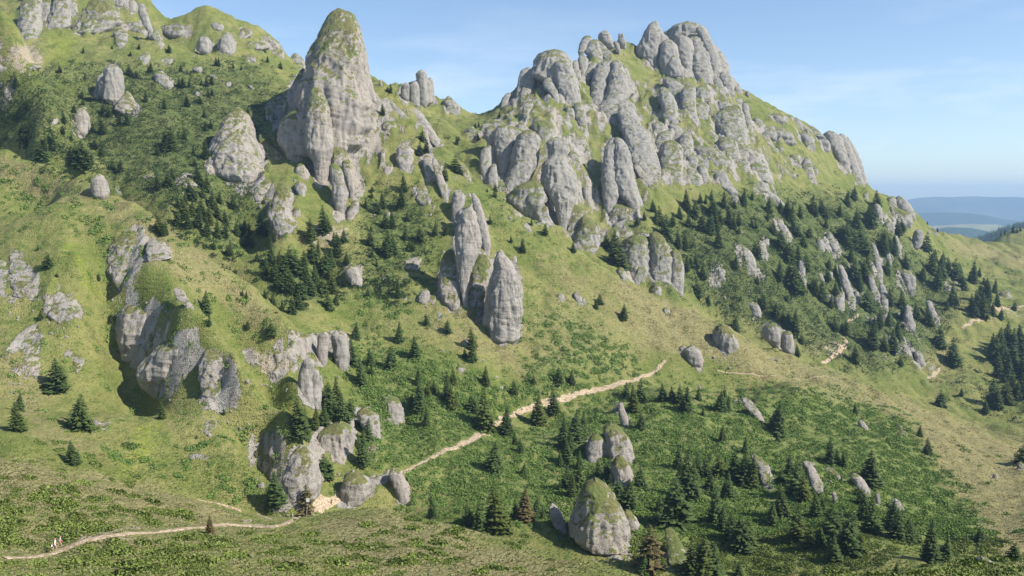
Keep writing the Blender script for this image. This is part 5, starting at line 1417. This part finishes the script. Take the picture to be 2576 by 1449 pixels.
# ---------------------------------------------------------------- trails
def trail(name, pts, wid, seed, mat=None):
    P = []
    for (u, v) in pts:
        loc, nn = hit(u, v, 3); P.append((loc.x, loc.y))
    P = np.array(P); seg = np.concatenate([[0], np.cumsum(np.hypot(*np.diff(P, axis=0).T))])
    n = int(max(6, seg[-1] / 0.9)); s = np.linspace(0, seg[-1], n)
    x = np.interp(s, seg, P[:, 0]); y = np.interp(s, seg, P[:, 1])
    k = 5
    if n > 12:
        ker = np.ones(k) / k; x = np.convolve(np.pad(x, k // 2, 'edge'), ker, 'valid'); y = np.convolve(np.pad(y, k // 2, 'edge'), ker, 'valid')
    wob = fbm(np.stack([s / 6.0, s * 0 + seed, s * 0], 1), 3)
    x = x + 0.5 * wob; tx, ty = np.gradient(x), np.gradient(y); L_ = np.hypot(tx, ty) + 1e-9; nx, ny = -ty / L_, tx / L_
    ws = np.interp(s, np.linspace(0, seg[-1], len(wid)), wid)
    ws = ws * 1.25
    e1 = ws * (1 + 0.55 * fbm(np.stack([s / 2.0, s * 0 + seed + 7, s * 0], 1), 3)); e2 = ws * (1 + 0.55 * fbm(np.stack([s / 2.0, s * 0 + seed + 19, s * 0], 1), 3))
    V = []; m = 6
    for i in range(n):
        for j in range(m + 1):
            f = j / m; o = -e1[i] * (1 - f) + e2[i] * f
            px_, py_ = x[i] + nx[i] * o, y[i] + ny[i] * o
            loc, nn = drop(px_, py_); edge = 1 - abs(2 * f - 1) ** 4
            V.append((px_, py_, loc.z + 0.03 + 0.10 * edge))
    i = np.arange(n - 1)[:, None] * (m + 1); j = np.arange(m)[None]
    F = np.stack([i + j, i + j + 1, i + m + 2 + j, i + m + 1 + j], -1).reshape(-1, 4)
    return tag(link(name, mesh_from(name, np.array(V), F, mat or M['trail'])), kind='structure')
def pl(s): return [tuple(map(float, q.split(','))) for q in s.split()]
trail('trail', pl("1000,1190 1050,1168 1100,1145 1150,1125 1190,1105 1215,1093 1240,1072 1262,1052 1290,1044 1320,1032 1360,1015 1400,1005 1450,992 1500,980 1560,965 1600,955 1640,938 1662,920 1676,905"), [.5, .6, .9, 1.3, 1.6, .9, .8, .9, 1.2, 1.0, 1.1, 1.1, .9, .8, .5], 1)
trail('trail', pl("0,1405 60,1403 110,1399 150,1386 190,1369 240,1355 300,1346 360,1342 420,1336 470,1330 520,1326 570,1318 620,1320 690,1326 720,1320 740,1307"), [.55, .55, .65, .5, .45, .75, .4, .9, .4, .5, .7, .5, .4], 2)
trail('trail', pl("490,1256 530,1262 570,1274 610,1286 650,1297 690,1310"), [.15, .35, .3, .3, .2], 3)
trail('trail', pl("738,1308 760,1296 785,1282 800,1276 825,1266 850,1252 866,1238"), [.5, .5, .8, 1.0, 1.2, 1.2, .9], 4)
trail('trail', pl("1800,930 1870,940 1950,946 2100,950"), [.14, .16, .14, .12], 5)
trail('trail', pl("2066,914 2090,900 2110,884 2126,870 2132,858 2118,846"), [.6, .8, 1.1, 1.0, .6], 6)
trail('trail', pl("2130,812 2148,802 2160,790"), [.6, .6, .5], 7)
trail('trail', pl("2336,955 2350,943 2365,925"), [.9, 1.1, .7], 8)
trail('trail', pl("2420,828 2440,815 2475,800"), [.7, 1.2, .8], 9)
trail('trail', pl("2508,782 2540,775 2576,768"), [1.6, 1.4, 1.2], 10)

# loose stones below the crags
rs4 = np.random.RandomState(21); SV = []; SF = []; nS = 0
ico = np.array([(0, 0, 1), (.89, 0, .45), (.28, .85, .45), (-.72, .53, .45), (-.72, -.53, .45), (.28, -.85, .45), (.72, .53, -.45), (-.28, .85, -.45), (-.89, 0, -.45), (-.28, -.85, -.45), (.72, -.53, -.45), (0, 0, -1)])
icf = np.array([(0,1,2),(0,2,3),(0,3,4),(0,4,5),(0,5,1),(1,6,2),(2,7,3),(3,8,4),(4,9,5),(5,10,1),(6,7,2),(7,8,3),(8,9,4),(9,10,5),(10,6,1),(11,7,6),(11,8,7),(11,9,8),(11,10,9),(11,6,10)])
for o_, u_, v_, h_, w_, d_, k_ in THINGS:
    nn_ = int(min(14, 1 + h_ * w_ / 900))
    for q in range(nn_):
        uu = u_ + rs4.normal(0, 0.5) * (w_ * 0.75 + 6); vv = v_ + h_ / 2 + abs(rs4.normal(0, 1)) * (0.16 * h_ + 5) - 3
        x, y, z = ray(uu, vv)
        loc, nn, ii, di = bvh.ray_cast(Vector((0, 0, 0)), Vector((x, y, z)).normalized())
        if loc is None or abs(loc.y - d_) > 60: continue
        r = min(rs4.lognormal(-1.15, 0.5), 1.0) * (0.7 + d_ / 700); P_ = ico * r * rs4.uniform(0.55, 1.2, 3) * rs4.uniform(0.8, 1.2, (12, 1))
        a_ = rs4.uniform(0, 6.28); P_ = np.stack([P_[:, 0] * math.cos(a_) - P_[:, 1] * math.sin(a_), P_[:, 0] * math.sin(a_) + P_[:, 1] * math.cos(a_), P_[:, 2]], 1)
        SV.append(P_ + np.array(loc)); SF.append(icf + nS); nS += 12
st_me = mesh_from('scree', np.concatenate(SV), np.concatenate(SF), M['rock_near'], smooth=False); add_attr(st_me, 'grass', np.full(nS, -1.0))
tag(link('scree', st_me), 'loose pale stones fallen below the crags', 'stones', None, 'stuff')

# ---------------------------------------------------------------- far hills
def hills(name, ridge, d, depth, base, mat, rough=0.02, seed=0, trees=False, n=160):
    """a range of hills: its crest at the given photo rows, real slopes to front and back"""
    r = np.array(ridge, float); uu = np.linspace(r[0, 0], r[-1, 0], n); vv = np.interp(uu, r[:, 0], r[:, 1])
    m = 26; V = []
    xs = np.array([at(a, b, d) for a, b in zip(uu, vv)])
    crest = xs[:, 2]
    for j in range(m):
        f = j / (m - 1) * 2 - 1                     # -1 front foot, 0 crest, 1 back foot
        prof = (1 - abs(f)) ** 0.8 if f < 0 else (1 - abs(f))
        y = d + f * depth * np.ones(n); x = xs[:, 0]
        g = fbm(np.stack([x / (depth * 0.45), y / (depth * 0.45), x * 0 + seed], 1), 4)
        z = base + (crest - base) * prof + g * (crest - base) * rough * 8 * (1 - prof) * prof * 2
        V.append(np.stack([x, y, z], 1))
    V = np.concatenate(V); i = np.arange(m - 1)[:, None] * n; j = np.arange(n - 1)[None]
    F = np.stack([i + j, i + j + 1, i + n + j + 1, i + n + j], -1).reshape(-1, 4)
    return tag(link(name, mesh_from(name, V, F, mat)), kind='structure'), V
hills('far_mountains', pl("1500,560 2000,540 2283,499 2310,492 2340,490 2400,491 2440,489 2500,491 2540,490 2600,494 2800,500 3600,520"), 14000, 2800, -1100, M['far_slope'], 0.03, 1)
hills('far_hills', pl("1500,570 2100,550 2300,530 2360,527 2420,528 2470,534 2520,546 2600,560 3600,600"), 10000, 2200, -1100, M['far_forest'], 0.02, 2)
hills('pale_hills', pl("1600,620 2200,590 2320,560 2370,558 2420,556 2500,556 2530,562 2600,600 3300,700"), 6800, 1300, -1000, M['far_meadow'], 0.02, 3)
hills('low_hills', pl("1600,640 2200,600 2320,570 2380,561 2430,560 2475,570 2540,600 3300,760"), 5800, 900, -1000, M['far_forest'], 0.02, 4)
fh, FV = hills('forested_hill', pl("2150,700 2300,640 2420,604 2440,598 2475,582 2510,565 2540,550 2576,541 2680,520 2900,500 3400,560"), 2900, 800, -900, M['far_forest'], 0.03, 5, n=300)
rs3 = np.random.RandomState(3); fb = BVHTree.FromPolygons([tuple(p) for p in FV.tolist()], [tuple(p.vertices) for p in fh.data.polygons])
q0, t0 = crown_quads(rs3, 1.0, 0.24, 5, 0.2); V_ = []; T_ = []
for k in range(2600):
    u = rs3.uniform(2400, 2640); y = 2900 + rs3.uniform(-560, 80); x = ray(u, 560)[0] / ray(u, 560)[1] * y
    loc, nn, ii, di = fb.ray_cast(Vector((x, y, 3000)), Vector((0, 0, -1)))
    if loc is None: continue
    h = rs3.uniform(11, 22); V_.append(q0 * np.array([h, h, h]) + np.array(loc)); T_.append(t0)
tag(link('forest', quads_to_mesh('forest', np.concatenate(V_), [M['needles']], None, np.concatenate(T_))), 'hazy spruce forest covering the far hill at the right edge', 'forest', None, 'stuff')
pv_ = np.array([[-20000, 3300, -1150], [18500, 3300, -1150], [18500, 18500, -1150], [-20000, 18500, -1150]], float)
tag(link('valley_floor', mesh_from('valley_floor', pv_, np.array([[0, 1, 2, 3]]), M['far_meadow'])), kind='structure')

# ---------------------------------------------------------------- hikers
def skin_mesh(name, verts, edges, radii, mat, sub=1, root=0):
    me = bpy.data.meshes.new(name); me.from_pydata([tuple(v) for v in verts], edges, [])
    o = bpy.data.objects.new(name, me); col.objects.link(o)
    md = o.modifiers.new('skin', 'SKIN')
    for i, r in enumerate(radii):
        sv = me.skin_vertices[0].data[i]; sv.radius = (r, r) if not isinstance(r, tuple) else r; sv.use_root = (i == root)
    s = o.modifiers.new('sub', 'SUBSURF'); s.levels = sub; s.render_levels = sub
    dg = bpy.context.evaluated_depsgraph_get(); ev = o.evaluated_get(dg)
    out = bpy.data.meshes.new_from_object(ev); out.name = name
    bpy.data.objects.remove(o); bpy.data.meshes.remove(me)
    out.materials.clear(); out.materials.append(mat)
    out.polygons.foreach_set('use_smooth', [True] * len(out.polygons))
    return out
def figure(stride=0.22, hand=True):
    """joints of a walking adult 1.75 m tall facing +y"""
    J = {}
    def a(n, p, r, frm=None): J[n] = (p, r, frm)
    a('pelvis', (0, 0, .95), (.135, .10)); a('waist', (0, .01, 1.10), (.12, .09), 'pelvis'); a('chest', (0, .03, 1.30), (.15, .105), 'waist')
    a('neck0', (0, .03, 1.45), (.07, .07), 'chest'); a('neck', (0, .04, 1.51), (.052, .052), 'neck0')
    a('head0', (0, .055, 1.58), (.075, .085), 'neck'); a('head1', (0, .06, 1.66), (.078, .095), 'head0'); a('head2', (0, .05, 1.73), (.045, .055), 'head1')
    for s, sg in (('l', -1), ('r', 1)):
        st = stride * sg
        a('hip' + s, (.09 * sg, 0, .90), .085, 'pelvis'); a('thigh' + s, (.10 * sg, st * .35, .70), .078, 'hip' + s)
        a('knee' + s, (.10 * sg, st * .62 + .03, .49), .055, 'thigh' + s); a('calf' + s, (.10 * sg, st * .8 - (.06 if sg < 0 else 0), .33), .053, 'knee' + s)
        a('ankle' + s, (.10 * sg, st - (.10 if sg < 0 else 0), .09), .036, 'calf' + s); a('foot' + s, (.11 * sg, st + .13 - (.10 if sg < 0 else 0), .035), (.042, .03), 'ankle' + s)
        a('sh' + s, (.19 * sg, .02, 1.40), .055, 'neck0'); a('elb' + s, (.25 * sg, -.03 - st * .4, 1.12), .038, 'sh' + s)
        a('wri' + s, (.24 * sg, .10 - st * .7, .90), .025, 'elb' + s); a('palm' + s, (.235 * sg, .14 - st * .75, .83), (.018, .036), 'wri' + s)
        for k, (dy, L) in enumerate(((-.032, .065), (-.011, .078), (.011, .075), (.030, .062))):
            a('f%d%s' % (k, s), (.232 * sg, .15 - st * .78 + dy, .79), .009, 'palm' + s); a('g%d%s' % (k, s), (.222 * sg, .16 - st * .78 + dy, .79 - L * .8), .007, 'f%d%s' % (k, s))
        a('t0' + s, (.225 * sg, .185 - st * .76, .83), .010, 'palm' + s); a('t1' + s, (.218 * sg, .20 - st * .78, .79), .008, 't0' + s)
    return J
def sk(J, names, mat, name, grow=0.0, scale=1.0):
    idx = {n: i for i, n in enumerate(names)}
    v = [J[n][0] for n in names]; e = [(idx[J[n][2]], idx[n]) for n in names if J[n][2] in idx]
    r = [tuple(q * scale + grow for q in J[n][1]) if isinstance(J[n][1], tuple) else (J[n][1] * scale + grow,) * 2 for n in names]
    return skin_mesh(name, v, e, r, mat)
JF = figure()
BODY = sk(JF, list(JF), M['skin'], 'body')
SHIRT = sk(JF, ['chest', 'waist', 'neck0', 'shl', 'shr', 'elbl', 'elbr'], M['white_paint'], 'shirt', 0.022)
SHORTS = sk(JF, ['pelvis', 'waist', 'hipl', 'hipr', 'thighl', 'thighr'], M['white_paint'], 'shorts', 0.024)
TROUS = sk(JF, ['pelvis', 'waist', 'hipl', 'hipr', 'thighl', 'thighr', 'kneel', 'kneer', 'calfl', 'calfr'], M['white_paint'], 'trousers', 0.022)
SHOE = {s: sk(JF, ['ankle' + s, 'foot' + s], M['black_paint'], 'shoe', 0.016) for s in 'lr'}
HAIR = skin_mesh('hair', [(0, .03, 1.60), (0, .025, 1.68), (0, .04, 1.755)], [(0, 1), (1, 2)], [(.07, .06), (.09, .09), (.05, .06)], M['hair'])
FACE = skin_mesh('nose', [(0, .15, 1.655), (0, .168, 1.635)], [(0, 1)], [.012, .014], M['skin'], 1)
PACK = skin_mesh('backpack', [(0, -.13, 1.06), (0, -.15, 1.20), (0, -.12, 1.40)], [(0, 1), (1, 2)], [(.13, .09), (.15, .11), (.11, .07)], M['black_paint'])
def person(u, v, hgt, yaw, label, shirt, legs, pack=None, long_legs=False, hair=None, dxy=(0, 0)):
    loc, nn = hit(u, v, 3); loc2, _ = drop(loc.x, loc.y)
    root = link('person', None, None, (loc.x + dxy[0], loc.y + dxy[1], loc2.z + 0.10)); root.rotation_euler = (0, 0, yaw); s = hgt / 1.77; root.scale = (s, s, s)
    link('body', BODY, root)
    def part(nm, me, m):
        o = link(nm, me, root)
        if m:
            o.material_slots[0].link = 'OBJECT'; o.material_slots[0].material = m
    part('shirt', SHIRT, shirt); part('trousers' if long_legs else 'shorts', TROUS if long_legs else SHORTS, legs)
    part('shoe', SHOE['l'], None); part('shoe', SHOE['r'], None); part('hair', HAIR, hair)
    if pack: part('backpack', PACK, pack)
    tag(root, label, 'person', 'hikers on the paths')
C_ = {n: cloth('cloth_' + n, c) for n, c in dict(white=(.72, .72, .72), grey=(.45, .42, .46), black=(.03, .03, .035), red=(.55, .12, .12), navy=(.04, .06, .12), blue=(.25, .32, .6), pink=(.7, .5, .5), beige=(.5, .42, .32), maroon=(.2, .05, .05), lilac=(.6, .5, .68)).items()}
person(131, 1391, 1.30, -1.0, 'child in a white shirt and dark shorts, last of three hikers on the near path', C_['white'], C_['black'])
person(139, 1386, 1.75, -1.0, 'adult hiker in a white shirt with a small black backpack on the near path', C_['white'], C_['pink'], C_['black'], hair=cloth('cloth_pink_scalp', (.5, .25, .2)))
person(152, 1379, 1.72, -1.0, 'dark haired hiker in grey top and red shorts, leading the three on the near path', C_['grey'], C_['red'])
person(834, 1270, 1.75, 0.4, 'hiker in dark clothes on the sandy bend beside the knobbly crag', C_['navy'], C_['black'], None, True)
person(1648, 937, 1.75, -1.0, 'hiker in a lilac and blue top on the upper end of the long trail', C_['lilac'], C_['blue'])
person(1659, 931, 1.75, -1.0, 'hiker with dark pack and pale top, ahead of the lilac one near trail end', C_['beige'], C_['grey'], C_['black'])
person(2010, 949, 1.75, -1.57, 'hiker with a dark backpack and pale blue jacket alone on the long grassy ridge', C_['blue'], C_['black'], C_['black'], True)
person(2096, 949, 1.75, -1.57, 'hiker in dark red, left one of the pair walking on the long grassy ridge', C_['maroon'], C_['maroon'], None, True)
person(2101, 949, 1.70, -1.57, 'hiker in a lilac top and black shorts, right one of the pair on the ridge', C_['lilac'], C_['black'])
person(2426, 600, 1.75, 0.0, 'tiny hiker in red and white standing on the distant grassy saddle at right', C_['red'], C_['white'], None, True)

# ---------------------------------------------------------------- trail marker pole
loc, nn = hit(770, 1301, 3)
sp = link('signpost', None, None, (loc.x, loc.y, loc.z)); sp.rotation_euler = (0, R(7), 0)
def cyl(name, z0, z1, r, mat, parent, n=14):
    V = []; F = []
    for z in (z0, z1):
        for j in range(n): V.append((r * math.cos(6.2832 * j / n), r * math.sin(6.2832 * j / n), z))
    for j in range(n): F.append((j, (j + 1) % n, n + (j + 1) % n, n + j))
    V += [(0, 0, z0), (0, 0, z1 + r * 0.3)]
    T = [(2 * n, (j + 1) % n, j) for j in range(n)] + [(2 * n + 1, n + j, n + (j + 1) % n) for j in range(n)]
    return link(name, mesh_from(name, np.array(V), [np.array(F), np.array(T)], mat), parent)
pole = cyl('pole', -0.4, 3.9, 0.05, M['white_paint'], sp)
for z in (0.62, 1.42, 2.2, 2.66): cyl('black_band', z, z + 0.22, 0.056, M['black_paint'], pole)
def plate(name, w, h, z, yo, mat, parent, arrow=0.0, tilt=0.0):
    V = [(-w, 0, -h), (w, 0, -h), (w + arrow, 0, 0), (w, 0, h), (-w, 0, h)]
    V = [(x, yo, zz + z) for x, _, zz in V] + [(x, yo + 0.03, zz + z) for x, _, zz in V]
    me = bpy.data.meshes.new(name); me.from_pydata(V, [], [(0, 1, 2, 3, 4), (9, 8, 7, 6, 5)] + [(i, i + 5, (i + 1) % 5 + 5, (i + 1) % 5) for i in range(5)]); me.materials.append(mat)
    o = link(name, me, parent); o.rotation_euler = (0, tilt, 0); return o
plate('sign_plate', 0.34, 0.40, 3.62, -0.09, M['white_paint'], sp)
plate('sign_plate', 0.30, 0.13, 3.02, -0.09, M['black_paint'], sp, 0.16)
plate('sign_plate', 0.26, 0.10, 2.76, -0.09, M['steel'], sp, -0.10)
tag(sp, 'black and white banded trail pole with a white plate, standing in the short grass', 'signpost')

# ---------------------------------------------------------------- haze
bx0, bx1, by0, by1, bz0, bz1 = -19000, 19000, -300, 17500, -1160, 250
V = [(x, y, z) for x in (bx0, bx1) for y in (by0, by1) for z in (bz0, bz1)]
F = np.array([[0, 1, 3, 2], [4, 6, 7, 5], [0, 4, 5, 1], [2, 3, 7, 6], [0, 2, 6, 4], [1, 5, 7, 3]])
hm_ = bpy.data.materials.new('haze'); hm_.use_nodes = True; nt = hm_.node_tree
nt.nodes.remove(nt.nodes['Principled BSDF'])
pvn = nt.nodes.new('ShaderNodeVolumePrincipled'); pvn.inputs['Color'].default_value = (0.46, 0.70, 1.0, 1); pvn.inputs['Density'].default_value = 0.00009; pvn.inputs['Anisotropy'].default_value = 0.1
nt.links.new(pvn.outputs[0], nt.nodes['Material Output'].inputs['Volume'])
tag(link('haze', mesh_from('haze', np.array(V, float), F, hm_, smooth=False)), 'thin blue summer haze filling the air over the valleys', 'haze', None, 'stuff')
# ---------------------------------------------------------------- labels
LM = [("the tallest spire", 860, 280), ("the conical rock with the shaded side", 605, 385), ("the freestanding bullet shaped tower", 1262, 760), ("the fan of pale slabs", 1185, 620),
      ("the cliff band at top left", 130, 50), ("the twin standing rocks", 280, 215), ("the upright boulder on the left crest", 252, 475), ("the huge bulging rock lump", 375, 850), ("the pale rounded rock face on the rib", 550, 960),
      ("the slabs at the left edge", 60, 690), ("the lowest pale face at the left edge", 60, 890), ("the knobbly crag", 750, 1210), ("the smooth pale half dome", 840, 1115), ("the ravine columns", 845, 870),
      ("the leaning fin rock", 1005, 1225), ("the grass crowned cone", 1520, 1310), ("the grass capped dome", 1550, 1120), ("the thin rock finger", 1567, 1045), ("the grass capped ridge boulder", 1825, 855), ("the curling boulder by the trail", 1745, 900),
      ("the eagle headed dome", 1400, 180), ("the biggest summit dome", 1740, 130), ("the wide crooked pillar", 1410, 480), ("the tall rounded pillar", 1565, 440), ("the dark fluted cliff", 1250, 400), ("the central buttress", 1540, 220),
      ("the twin grassy headed rocks", 1630, 660), ("the leaning organ pipe rocks", 2130, 400), ("the hooked horn rock", 2275, 520), ("the tooth shaped rock", 2280, 705), ("the oval boulder behind the ridge", 1897, 780), ("the pair of round heads", 1960, 845),
      ("the wedge shaped rock", 1018, 400), ("the four rock fingers", 1050, 225), ("the grassy saddle at right", 2450, 610), ("the sandy path bend", 830, 1265), ("the striped trail pole", 772, 1290), ("the near hikers", 140, 1370),
      ("the start of the long trail", 1020, 1185), ("the widest bend of the long trail", 1245, 1070), ("the upper end of the long trail", 1670, 910), ("the lower right rock row", 2040, 1210), ("the far right dark grove", 2520, 920), ("the sunny right ridge", 2300, 1080),
      ("the scree path at right", 2110, 880), ("the bottom right corner", 2480, 1400), ("the rusty big spruce", 1630, 1380), ("the left skyline crag", 545, 70), ("the flat tilted slab", 1030, 660), ("the pale mid massif slab", 1790, 400)]
def where(u, v, skip=None, k=0):
    d = sorted((math.hypot(u - a, (v - b) * 1.2), n, a, b) for n, a, b in LM)
    d = [q for q in d if q[0] > 14]
    dist, n, a, b = d[k]; dx, dy = u - a, v - b
    w = 'just ' if dist < 60 else 'well ' if dist > 170 else ''
    if abs(dx) > 2.2 * abs(dy): s = 'right of' if dx > 0 else 'left of'
    elif abs(dy) > 2.2 * abs(dx): s = 'below' if dy > 0 else 'above'
    else: s = ('below' if dy > 0 else 'above') + ' and ' + ('right of' if dx > 0 else 'left of')
    return w + s + ' ' + n
def shape_word(kind, h, w):
    r = h / max(w, 1)
    if kind in ('rock', ):
        return 'thin' if r > 3.2 else 'tall' if r > 1.9 else 'squat' if r < 0.9 else 'blunt'
def size_word(kind, h, cls):
    lo, hi = {'rock': (26, 60), 'tree': (30, 52), 'bush': (6.5, 9.5)}[cls]
    return 'small' if h < lo else 'large' if h > hi else 'medium sized'
NOUN = {'rock_pinnacle': 'grey rock pinnacle', 'rock_tower': 'grey rock tower', 'rock_outcrop': 'grey rock outcrop', 'rock_slab': 'pale rock slab', 'boulder': 'pale boulder', 'cliff': 'mottled grey cliff'}
items = []
for o, u, v, h, w, d, kd in THINGS:
    if not o.get('label'): items.append((o, u, v, ' '.join([size_word(kd, h, 'rock'), shape_word('rock', h, w), NOUN[kd]])))
for o, u, v, h, w, d, kd in TREES_TH: items.append((o, u, v, ('rusty brown spruce' if kd == 'brown' else ['small', 'medium sized', 'tall'][0 if h < 30 else 1 if h < 52 else 2] + ' dark spruce')))
for o, u, v, h, w, d, kd in BUSH_TH: items.append((o, u, v, size_word(kd, h, 'bush') + ' juniper bush'))
groups = {}
for o, u, v, desc in items: groups.setdefault((desc, where(u, v)), []).append((u, v, o))
for k_ in (1, 2):                        # crowded spots: name some members by another landmark
    for key in [q for q in groups if len(groups[q]) > 15]:
        mem = sorted(groups[key], key=lambda q: q[0]); groups[key] = mem[:12]
        for u, v, o in mem[12:]: groups.setdefault((key[0], where(u, v, None, k_)), []).append((u, v, o))
ORD = ['first', 'second', 'third', 'fourth', 'fifth', 'sixth', 'seventh', 'eighth', 'ninth', 'tenth', 'eleventh', 'twelfth', 'thirteenth', 'fourteenth', 'fifteenth', 'sixteenth', 'seventeenth', 'eighteenth']
for (desc, wh), L_ in groups.items():
    L_.sort(key=lambda q: q[0])
    for i, (u, v, o) in enumerate(L_):
        n_ = len(L_)
        if n_ == 1: t = desc + ' ' + wh
        elif n_ == 2: t = ('left' if i == 0 else 'right') + ' one of two, ' + desc + ' ' + wh
        elif i == 0: t = 'leftmost ' + desc + ' ' + wh
        elif i == n_ - 1: t = 'rightmost ' + desc + ' ' + wh
        else: t = (ORD[i] + ' from left, ' if i < 18 else ORD[min(n_ - 1 - i, 17)] + ' from right, ') + desc + ' ' + wh
        t = t.split()
        if len(t) > 16: t = [x for x in t if x not in ('sized', 'the', 'and')][:16]
        o['label'] = ' '.join(t)
for o, *_ in TREES_TH: o['group'] = 'spruces scattered over the mountain slopes'
for o, *_ in BUSH_TH: o['group'] = 'juniper bushes on the grassy slopes'
for o, u, v, h, w, d, kd in THINGS:
    o['group'] = {'boulder': 'boulders on the grassy slopes', 'rock_slab': 'bare rock slabs on the slopes', 'rock_outcrop': 'rock outcrops on the slopes', 'rock_tower': 'standing rock towers', 'cliff': 'cliffs', 'rock_pinnacle': 'rock pinnacles'}[kd]
    if len(o['label'].split()) > 16: o['label'] = ' '.join([x for x in o['label'].split() if x != 'the'][:16])
